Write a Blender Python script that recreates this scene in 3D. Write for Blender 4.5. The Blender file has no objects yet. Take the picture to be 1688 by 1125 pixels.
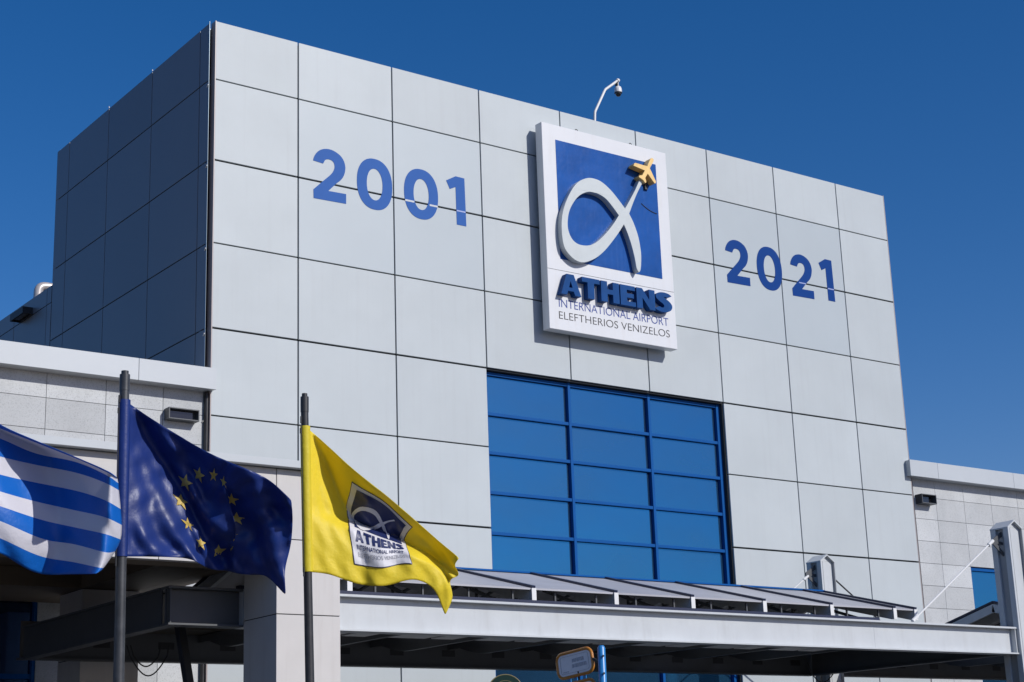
import bpy, bmesh, math, random
from mathutils import Vector, Matrix
random.seed(7)
sc = bpy.context.scene
CAM_LOC = [-14.4313, -29.6115, 1.6]
CAM_ROT = [[0.808786, -0.129295, -0.573715], [-0.587138, -0.233404, -0.775107], [-0.03369, 0.963745, -0.264688]]
CAM_F = 2762.668
# ---------------------------------------------------------------- camera
cam_d = bpy.data.cameras.new('camera'); cam = bpy.data.objects.new('camera', cam_d)
sc.collection.objects.link(cam); sc.camera = cam
cam_d.sensor_width = 36.0; cam_d.sensor_fit = 'HORIZONTAL'
cam_d.lens = CAM_F/1688*36.0; cam_d.clip_start = 0.1; cam_d.clip_end = 3000
M = Matrix(CAM_ROT).to_4x4(); M.translation = Vector(CAM_LOC); cam.matrix_world = M
# ---------------------------------------------------------------- sky, sun, exposure
SUN = Vector((0.40, -1.0, 0.68)).normalized()          # direction towards the sun
w = bpy.data.worlds.new('World'); sc.world = w; w.use_nodes = True
nt = w.node_tree; bg = nt.nodes['Background']
sky = nt.nodes.new('ShaderNodeTexSky'); sky.sky_type = 'NISHITA'; sky.sun_disc = False
sky.sun_elevation = math.asin(SUN.z); sky.sun_rotation = math.atan2(SUN.x, SUN.y)
sky.air_density = 1.0; sky.dust_density = 0.7; sky.ozone_density = 4.0; sky.altitude = 300
hs = nt.nodes.new('ShaderNodeHueSaturation'); hs.inputs['Saturation'].default_value = 1.33
tint = nt.nodes.new('ShaderNodeMix'); tint.data_type = 'RGBA'; tint.blend_type = 'MULTIPLY'; tint.inputs[0].default_value = 1.0
tint.inputs[7].default_value = (1.06, .905, 1.05, 1)
nt.links.new(sky.outputs[0], hs.inputs['Color']); nt.links.new(hs.outputs[0], tint.inputs[6]); nt.links.new(tint.outputs[2], bg.inputs['Color'])
bg.inputs['Strength'].default_value = 0.092
sun_d = bpy.data.lights.new('sun', 'SUN'); sun_d.energy = 3.6; sun_d.angle = math.radians(0.5); sun_d.color = (1.0, 0.97, 0.925)
sun = bpy.data.objects.new('sun', sun_d); sc.collection.objects.link(sun)
sun.rotation_euler = SUN.to_track_quat('Z', 'Y').to_euler(); sun.location = (10, -20, 40)
sc.view_settings.view_transform = 'Standard'; sc.view_settings.look = 'None'
sc.view_settings.gamma = 1.0; sc.view_settings.exposure = 0.0
sc.render.engine = 'CYCLES'; sc.cycles.max_bounces = 8

# ---------------------------------------------------------------- materials
def mat(name, col, rough=.5, metal=0., var=0., vscale=3., bump=0., bscale=20., spec=.5, isl=0., stain=None, speck=None, trans=0., coat=0., bdist=.01, gain=0.):
    m = bpy.data.materials.new(name); m.use_nodes = True
    nt = m.node_tree; N = nt.nodes; Lk = nt.links
    b = N['Principled BSDF']; b.inputs['Roughness'].default_value = rough; b.inputs['Metallic'].default_value = metal
    b.inputs['Specular IOR Level'].default_value = spec; b.inputs['Coat Weight'].default_value = coat
    tc = N.new('ShaderNodeTexCoord')
    c = N.new('ShaderNodeRGB'); c.outputs[0].default_value = (*col, 1); out = c.outputs[0]
    def mixc(a, fac, colb, mode='MIX'):
        x = N.new('ShaderNodeMix'); x.data_type = 'RGBA'; x.blend_type = mode
        Lk.new(a, x.inputs[6])
        if isinstance(colb, tuple): x.inputs[7].default_value = (*colb, 1)
        else: Lk.new(colb, x.inputs[7])
        if isinstance(fac, float): x.inputs[0].default_value = fac
        else: Lk.new(fac, x.inputs[0])
        return x.outputs[2]
    def noise(scale, det=4., rgh=.6, vec=None):
        n = N.new('ShaderNodeTexNoise'); n.inputs['Scale'].default_value = scale; n.inputs['Detail'].default_value = det
        n.inputs['Roughness'].default_value = rgh; Lk.new(vec or tc.outputs['Object'], n.inputs['Vector']); return n.outputs['Fac']
    def rampf(f, a, b_, lo=0., hi=1.):
        r = N.new('ShaderNodeMapRange'); r.inputs[1].default_value = a; r.inputs[2].default_value = b_
        r.inputs[3].default_value = lo; r.inputs[4].default_value = hi; Lk.new(f, r.inputs[0]); return r.outputs[0]
    if var:
        f = rampf(noise(vscale), .3, .7, 1-var, 1+var)
        x = N.new('ShaderNodeVectorMath'); x.operation = 'SCALE'; Lk.new(out, x.inputs[0]); Lk.new(f, x.inputs['Scale']); out = x.outputs[0]
    if isl:
        g = N.new('ShaderNodeNewGeometry')
        f = rampf(g.outputs['Random Per Island'], 0, 1, 1-isl, 1+isl)
        x = N.new('ShaderNodeVectorMath'); x.operation = 'SCALE'; Lk.new(out, x.inputs[0]); Lk.new(f, x.inputs['Scale']); out = x.outputs[0]
    if speck:
        f = rampf(noise(speck[0], 2., .8), .53, .66, 0, speck[1]); out = mixc(out, f, speck[2])
        f2 = rampf(noise(speck[0]*.6, 3., .7), .55, .7, 0, speck[1]*.6); out = mixc(out, f2, (.6, .6, .58))
    if stain:   # vertical run marks
        mp = N.new('ShaderNodeMapping'); mp.inputs['Scale'].default_value = stain[0]; Lk.new(tc.outputs['Object'], mp.inputs['Vector'])
        f = rampf(noise(1., 5., .65, mp.outputs[0]), .52, .78, 0, stain[1]); out = mixc(out, f, stain[2])
    Lk.new(out, b.inputs['Base Color'])
    if bump:
        bp = N.new('ShaderNodeBump'); bp.inputs['Strength'].default_value = bump; bp.inputs['Distance'].default_value = bdist
        Lk.new(noise(bscale, 3.), bp.inputs['Height']); Lk.new(bp.outputs[0], b.inputs['Normal'])
    if trans:
        t = N.new('ShaderNodeBsdfTranslucent'); Lk.new(out, t.inputs['Color'])
        mx = N.new('ShaderNodeMixShader'); mx.inputs[0].default_value = trans
        Lk.new(b.outputs[0], mx.inputs[1]); Lk.new(t.outputs[0], mx.inputs[2])
        Lk.new(mx.outputs[0], N['Material Output'].inputs['Surface'])
    return m
ST = (2.2, 2.2, .25)
K = dict(
 panel=mat('panel_grey', (.468,.508,.520), .50, 0, spec=.35, var=.035, vscale=.7, bump=.16, bscale=.55, bdist=.05, isl=.035, stain=((7.,7.,.22), .20, (.37,.38,.385))),
 film=mat('panel_film', (.430,.478,.500), .42, 0, spec=.35, var=.02, vscale=.6, bump=.10, bscale=.5, bdist=.05, isl=.012),
 side=mat('panel_side_shaded', (.215,.200,.200), .40, 0, var=.03, vscale=.5, bump=.1, bscale=.5, bdist=.05, isl=.06),  # cladding darkened, the unlit side's shade is in the base colour
 gap=mat('joint_dark', (.03,.033,.036), .8),
 edge=mat('panel_edge', (.42,.36,.34), .4),
 flash=mat('corner_flashing', (.14,.19,.23), .3, metal=.5),
 granite=mat('granite', (.48,.495,.50), .7, var=.07, vscale=1.2, speck=(42., .42, (.19,.195,.195)), isl=.10, stain=((1.5,1.5,.5), .38, (.27,.29,.30)), bump=.15, bscale=60, bdist=.002),
 stone=mat('white_stone', (.56,.54,.52), .65, var=.03, vscale=2., stain=((6.,6.,.35), .35, (.40,.36,.32)), isl=.03, bump=.1, bscale=40, bdist=.002),
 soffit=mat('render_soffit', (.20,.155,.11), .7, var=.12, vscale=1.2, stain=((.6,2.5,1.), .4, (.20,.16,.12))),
 fascia=mat('fascia_metal', (.475,.505,.525), .42, var=.03, vscale=.6, isl=.03, bump=.08, bscale=.8, bdist=.04, stain=((3.,3.,.5), .12, (.36,.37,.38))),
 steel=mat('painted_steel', (.53,.555,.57), .4, var=.05, vscale=1.5, stain=((5.,5.,.9), .30, (.36,.36,.35)), bump=.05, bscale=6),
 steeld=mat('steel_grey_and_shade', (.085,.09,.096), .5, var=.08, vscale=2.),  # grey fittings; also white canopy steel with its deep shade in the colour
 steel_shade=mat('shaded_steel', (.30,.315,.33), .45, var=.06, vscale=2.),  # darker copy of the white steel: shade painted on the column flanges
 dark=mat('dark_metal', (.025,.026,.028), .55),
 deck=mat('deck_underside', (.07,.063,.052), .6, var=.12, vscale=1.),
 roofm=mat('canopy_sheet', (.40,.40,.425), .42, var=.10, vscale=.8, isl=.06, stain=((.5,.5,.5), .35, (.22,.225,.235)), bump=.1, bscale=1.2, bdist=.03),
 cap=mat('navy_cap', (.012,.018,.05), .4),
 white=mat('white_paint', (.72,.72,.71), .45, var=.03, vscale=3.),
 signw=mat('sign_white', (.68,.69,.70), .32, var=.02, vscale=2., stain=((5.,5.,.5), .22, (.50,.44,.38)), bump=.04, bscale=2.),
 signb=mat('sign_blue', (.010,.080,.31), .28, spec=.2, var=.2, vscale=.9, bump=.35, bscale=1.3, bdist=.06, stain=((4.,4.,.35), .30, (.07,.17,.48))),
 alpha=mat('ribbon_face', (.52,.56,.56), .4, var=.04, vscale=3., stain=((4,4,1.), .15, (.38,.40,.38))),
 letter=mat('letter_blue', (.006,.058,.205), .55, spec=.1, var=.12, vscale=4., stain=((4.,4.,1.), .3, (.035,.13,.36))),
 gold=mat('emblem_yellow', (.82,.54,.18), .45, var=.10, vscale=6., stain=((9,9,3.), .3, (.5,.28,.08))),
 tblue=mat('text_blue', (.01,.045,.26), .5), tblack=mat('text_black', (.02,.02,.022), .5),
 num1=mat('numeral_blue', (.034,.115,.37), .5, spec=.08, var=.03, vscale=2., bump=.1, bscale=.5, bdist=.05), num2=mat('numeral_deep_blue', (.005,.047,.22), .5, spec=.08, var=.03, vscale=2., bump=.1, bscale=.5, bdist=.05),
 numl=mat('numeral_splice', (.30,.36,.60), .4),
 frame=mat('window_frame_blue', (.0015,.080,.29), .5, spec=.12, var=.06, vscale=2.),
 pipe=mat('galvanised', (.55,.50,.46), .35, metal=.3, var=.12, vscale=6.),
 polem=mat('pole_metal', (.055,.058,.062), .42, metal=.3, var=.25, vscale=9., bump=.2, bscale=40., bdist=.002),
 poled=mat('pole_dark', (.035,.035,.037), .45, metal=.2, var=.2, vscale=9.),
 fy=mat('flag_yellow', (.93,.76,.045), .55, trans=.35, bump=.5, bscale=9., bdist=.02, var=.03, vscale=5.),
 feu=mat('flag_blue', (.015,.043,.235), .42, spec=.6, trans=.35, bump=.35, bscale=14., bdist=.012, var=.15, vscale=3.),
 fgb=mat('flag_stripe_blue', (.005,.16,.62), .45, trans=.30, bump=.45, bscale=8., bdist=.02),
 fgw=mat('flag_stripe_white', (.74,.73,.78), .5, trans=.30, bump=.45, bscale=8., bdist=.02),
 star=mat('star_gold', (.62,.44,.10), .5, trans=.15), fwhite=mat('patch_white', (.82,.81,.84), .5, trans=.2), fnavy=mat('patch_navy', (.012,.022,.10), .45),
 fgrey=mat('patch_grey', (.30,.30,.33), .5),
 postb=mat('post_blue', (.02,.20,.50), .35, var=.06, vscale=8.), orange=mat('rim_orange', (.52,.20,.02), .35, var=.12, vscale=9., coat=.3),
 sgrey=mat('sign_face_grey', (.80,.80,.82), .5, var=.05, vscale=12.), sgreen=mat('sign_green', (.008,.03,.018), .4), brass=mat('rim_brass', (.28,.22,.10), .4),
 asphalt=mat('asphalt', (.042,.042,.044), .9, var=.2, vscale=1.5, bump=.4, bscale=60.), paving=mat('paving', (.10,.098,.093), .85, var=.12, vscale=2.), kerbm=mat('kerb_stone', (.30,.30,.29), .8, var=.1),
 line=mat('road_paint', (.6,.6,.58), .7),
 glassd=mat('camera_dome', (.01,.01,.012), .08, coat=.5),
)
def glass_mat(name, col, rough, base):
    m = bpy.data.materials.new(name); m.use_nodes = True; N = m.node_tree.nodes; Lk = m.node_tree.links
    b = N['Principled BSDF']; b.inputs['Base Color'].default_value = (*base, 1); b.inputs['Roughness'].default_value = .35
    g = N.new('ShaderNodeBsdfGlossy'); g.inputs['Color'].default_value = (*col, 1); g.inputs['Roughness'].default_value = rough
    tc = N.new('ShaderNodeTexCoord'); n = N.new('ShaderNodeTexNoise'); n.inputs['Scale'].default_value = 1.1
    Lk.new(tc.outputs['Object'], n.inputs['Vector'])
    bp = N.new('ShaderNodeBump'); bp.inputs['Strength'].default_value = .12; bp.inputs['Distance'].default_value = .02
    Lk.new(n.outputs['Fac'], bp.inputs['Height']); Lk.new(bp.outputs[0], g.inputs['Normal'])
    n2 = N.new('ShaderNodeTexNoise'); n2.inputs['Scale'].default_value = .45; n2.inputs['Detail'].default_value = 3
    mp = N.new('ShaderNodeMapping'); mp.inputs['Scale'].default_value = (1, 1, 1.8); Lk.new(tc.outputs['Object'], mp.inputs['Vector']); Lk.new(mp.outputs[0], n2.inputs['Vector'])
    geo = N.new('ShaderNodeNewGeometry')
    ad = N.new('ShaderNodeMath'); ad.operation = 'MULTIPLY_ADD'; ad.inputs[1].default_value = .10; Lk.new(geo.outputs['Random Per Island'], ad.inputs[0])
    mr = N.new('ShaderNodeMapRange'); mr.inputs[1].default_value = .38; mr.inputs[2].default_value = .68; mr.inputs[3].default_value = .52; mr.inputs[4].default_value = .64
    Lk.new(n2.outputs['Fac'], mr.inputs[0]); Lk.new(mr.outputs[0], ad.inputs[2])
    mx = N.new('ShaderNodeMixShader'); Lk.new(ad.outputs[0], mx.inputs[0])
    Lk.new(b.outputs[0], mx.inputs[1]); Lk.new(g.outputs[0], mx.inputs[2]); Lk.new(mx.outputs[0], N['Material Output'].inputs['Surface'])
    return m
K['glass'] = glass_mat('blue_mirror_glass', (.030,.27,.49), .07, (.008,.070,.155))
K['glassk'] = glass_mat('blue_glass_shaded', (.06,.14,.36), .06, (.004,.012,.045))  # darker copy of the window glass, portal shadow put into its colour

# ---------------------------------------------------------------- helpers
col = sc.collection
def tag(o, label=None, cat=None, group=None, kind=None):
    if label: o['label'] = label
    if cat: o['category'] = cat
    if group: o['group'] = group
    if kind: o['kind'] = kind
    return o
def empty(name, loc, label, cat, group=None):
    o = bpy.data.objects.new(name, None); col.objects.link(o); o.location = loc; o.empty_display_size = .3
    return tag(o, label, cat, group)
class MB:
    def __init__(s): s.v = []; s.f = []; s.m = []
    def add(s, vs, fs, mi=0):
        n = len(s.v); s.v += [tuple(p) for p in vs]
        for f in fs: s.f.append(tuple(i+n for i in f)); s.m.append(mi)
    def box(s, x0, x1, y0, y1, z0, z1, mi=0):
        s.add([(x0,y0,z0),(x1,y0,z0),(x1,y1,z0),(x0,y1,z0),(x0,y0,z1),(x1,y0,z1),(x1,y1,z1),(x0,y1,z1)],
              [(0,3,2,1),(4,5,6,7),(0,1,5,4),(1,2,6,5),(2,3,7,6),(3,0,4,7)], mi)
    def bar(s, a, b, w, h, mi=0, up=(0,0,1)):
        a = Vector(a); b = Vector(b); d = (b-a).normalized(); u = Vector(up); r = d.cross(u).normalized(); u = r.cross(d)
        vs = [p + r*sx*w/2 + u*sz*h/2 for p in (a, b) for sx, sz in ((-1,-1),(1,-1),(1,1),(-1,1))]
        s.add(vs, [(0,1,2,3),(4,7,6,5),(0,4,5,1),(1,5,6,2),(2,6,7,3),(3,7,4,0)], mi)
    def tube(s, pts, r, n=14, mi=0, caps=True):
        pts = [Vector(p) for p in pts]; rs = r if isinstance(r, (list, tuple)) else [r]*len(pts)
        base = len(s.v); prev = None
        for i, p in enumerate(pts):
            d = (pts[min(i+1, len(pts)-1)] - pts[max(i-1, 0)]).normalized()
            if prev is None: a = d.orthogonal().normalized()
            else: a = (prev - d*prev.dot(d)).normalized()
            prev = a; b = d.cross(a)
            for k in range(n):
                t = 2*math.pi*k/n; s.v.append(tuple(p + (a*math.cos(t) + b*math.sin(t))*rs[i]))
        for i in range(len(pts)-1):
            for k in range(n):
                s.f.append((base+i*n+k, base+i*n+(k+1) % n, base+(i+1)*n+(k+1) % n, base+(i+1)*n+k)); s.m.append(mi)
        if caps:
            s.f.append(tuple(base+k for k in reversed(range(n)))); s.m.append(mi)
            s.f.append(tuple(base+(len(pts)-1)*n+k for k in range(n))); s.m.append(mi)
    def prism(s, poly, axis, a0, a1, mi=0):
        """convex or simple outline of (p,q) pushed along an axis"""
        def P(p, q, a): return {'y': (p, a, q), 'x': (a, p, q), 'z': (p, q, a)}[axis]
        n = len(poly); s.add([P(p, q, a0) for p, q in poly] + [P(p, q, a1) for p, q in poly],
              [tuple(range(n)), tuple(reversed(range(n, 2*n)))] + [(i, (i+1) % n + 0, (i+1) % n + n, i+n) for i in range(n)], mi)
    def build(s, name, mats, parent=None, bevel=0., smooth=False):
        me = bpy.data.meshes.new(name); 
        off = Vector((0,0,0)) if parent is None else wl(parent)
        me.from_pydata([tuple(Vector(v)-off) for v in s.v], [], s.f)
        if not isinstance(mats, (list, tuple)): mats = [mats]
        for m in mats: me.materials.append(m)
        for p, mi in zip(me.polygons, s.m): p.material_index = mi; p.use_smooth = smooth
        bm = bmesh.new(); bm.from_mesh(me); bmesh.ops.recalc_face_normals(bm, faces=bm.faces[:]); bm.to_mesh(me); bm.free()
        o = bpy.data.objects.new(name, me); col.objects.link(o)
        if parent is not None: o.parent = parent
        if bevel:
            md = o.modifiers.new('bevel', 'BEVEL'); md.width = bevel; md.segments = 2; md.limit_method = 'ANGLE'; md.angle_limit = math.radians(40)
        if smooth:
            md = o.modifiers.new('es', 'EDGE_SPLIT'); md.split_angle = math.radians(35)
        return o
def wl(o):
    v = Vector(o.location)
    while o.parent: o = o.parent; v += Vector(o.location)
    return v
def outline(name, loops, y_front, depth, mats, parent, bevel=0.):
    """a flat outline (x,z loops, first outer then holes) given thickness towards +y"""
    cu = bpy.data.curves.new('tmp', 'CURVE'); cu.dimensions = '2D'; cu.fill_mode = 'BOTH'; cu.extrude = depth/2
    for lp in loops:
        sp = cu.splines.new('POLY'); sp.points.add(len(lp)-1); sp.use_cyclic_u = True
        for p, (x, z) in zip(sp.points, lp): p.co = (x, z, 0, 1)
    return curve_obj(name, cu, y_front, depth, mats, parent)
def curve_mesh(cu):
    t = bpy.data.objects.new('tmp', cu); col.objects.link(t); bpy.context.view_layer.update()
    me = bpy.data.meshes.new_from_object(t.evaluated_get(bpy.context.evaluated_depsgraph_get()))
    bpy.data.objects.remove(t); return me
def curve_obj(name, cu, y_front, depth, mats, parent, xf=None):
    me = curve_mesh(cu); off = wl(parent) if parent else Vector()
    for v in me.vertices:
        x, z, d = v.co.x, v.co.y, v.co.z
        if xf: x, z = xf(x, z)
        v.co = Vector((x, y_front + depth/2 - d, z)) - off
    me.materials.clear()
    for m in (mats if isinstance(mats, (list, tuple)) else [mats]): me.materials.append(m)
    bm = bmesh.new(); bm.from_mesh(me); bmesh.ops.remove_doubles(bm, verts=bm.verts, dist=1e-4)
    bmesh.ops.recalc_face_normals(bm, faces=bm.faces[:]); bm.to_mesh(me); bm.free()
    for p in me.polygons: p.material_index = 0; p.use_smooth = False
    o = bpy.data.objects.new(name, me); col.objects.link(o)
    if parent: o.parent = parent
    return o
def text_curve(s, size=1., offset=0., extrude=0., spacing=1.):
    cu = bpy.data.curves.new('tmp', 'FONT'); cu.body = s; cu.size = size; cu.offset = offset; cu.extrude = extrude; cu.space_character = spacing
    return cu
def text_fit(name, s, x0, x1, z0, z1, y_front, depth, m, parent, offset=0., spacing=1.):
    cu = text_curve(s, 1., offset, depth/2 , spacing); me = curve_mesh(text_curve(s, 1., offset, 0, spacing))
    xs = [v.co.x for v in me.vertices]; zs = [v.co.y for v in me.vertices]
    a, b, c, d = min(xs), max(xs), min(zs), max(zs)
    return curve_obj(name, cu, y_front, depth, m, parent, lambda x, z: (x0+(x-a)/(b-a)*(x1-x0), z0+(z-c)/(d-c)*(z1-z0)))

# ---- measured outlines and cloth grids, in metres / millimetres
D_TWO = [[2.324, 15.058], [2.342, 15.138], [2.399, 15.24], [2.49, 15.33], [2.612, 15.384], [2.749, 15.398], [2.886, 15.367], [3.009, 15.298], [3.085, 15.205], [3.121, 15.098], [3.123, 14.999], [3.088, 14.864], [3.014, 14.745], [2.897, 14.637], [2.698, 14.43], [3.14, 14.441], [3.138, 14.215], [2.333, 14.198], [2.328, 14.398], [2.533, 14.6], [2.745, 14.805], [2.822, 14.911], [2.853, 15.002], [2.839, 15.098], [2.778, 15.151], [2.687, 15.158], [2.62, 15.124], [2.571, 15.035]]
D_ONE = [[5.777, 15.279], [6.04, 15.429], [6.284, 15.423], [6.304, 14.261], [6.042, 14.261], [6.032, 15.166], [5.872, 15.087]]
D_Z1O = [[3.406, 14.856], [4.325, 14.662], [3.772, 15.403], [3.951, 14.213]]
D_Z1I = [[3.672, 14.908], [4.079, 14.744], [3.848, 15.173], [3.907, 14.439]]
D_Z2O = [[4.624, 14.893], [5.552, 14.72], [4.993, 15.421], [5.178, 14.228]]
D_Z2I = [[4.888, 14.944], [5.285, 14.757], [5.053, 15.192], [5.134, 14.461]]
ALPHA_OUT = [[11.244, 16.153], [11.025, 15.801], [10.859, 15.485], [10.726, 15.204], [10.846, 15.001], [10.958, 14.723], [11.013, 14.468], [11.034, 14.175], [10.994, 13.841], [10.93, 13.749], [10.867, 13.837], [10.824, 14.091], [10.744, 14.406], [10.642, 14.684], [10.539, 14.896], [10.357, 14.65], [10.119, 14.364], [9.864, 14.093], [9.575, 13.868], [9.255, 13.726], [9.024, 13.729], [8.838, 13.825], [8.693, 13.976], [8.636, 14.188], [8.622, 14.505], [8.66, 14.8], [8.752, 15.074], [8.902, 15.362], [9.071, 15.606], [9.256, 15.773], [9.518, 15.89], [9.776, 15.898], [9.972, 15.837], [10.203, 15.693], [10.432, 15.488], [10.603, 15.314], [10.761, 15.55], [10.968, 15.874], [11.156, 16.196]]
ALPHA_HOLE = [[10.395, 15.101], [10.217, 15.282], [10.027, 15.445], [9.833, 15.523], [9.636, 15.541], [9.437, 15.513], [9.214, 15.389], [9.028, 15.191], [8.879, 14.937], [8.814, 14.668], [8.822, 14.444], [8.919, 14.253], [9.087, 14.154], [9.319, 14.152], [9.517, 14.212], [9.721, 14.344], [9.973, 14.583], [10.21, 14.853]]
PLANE_OUT = [[11.464, 16.761], [11.512, 16.78], [11.555, 16.754], [11.546, 16.701], [11.413, 16.495], [11.593, 16.174], [11.561, 16.121], [11.535, 16.131], [11.336, 16.336], [11.244, 16.207], [11.273, 16.118], [11.239, 16.076], [11.181, 16.138], [11.109, 16.17], [11.041, 16.19], [11.059, 16.234], [11.154, 16.259], [11.247, 16.402], [10.889, 16.459], [10.925, 16.526], [10.964, 16.542], [11.314, 16.532], [11.339, 16.55], [11.401, 16.659]]
POLES = [[-9.574, -13.0, 6.212], [-7.363, -13.0, 6.213], [-5.152, -13.0, 6.215]]
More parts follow.
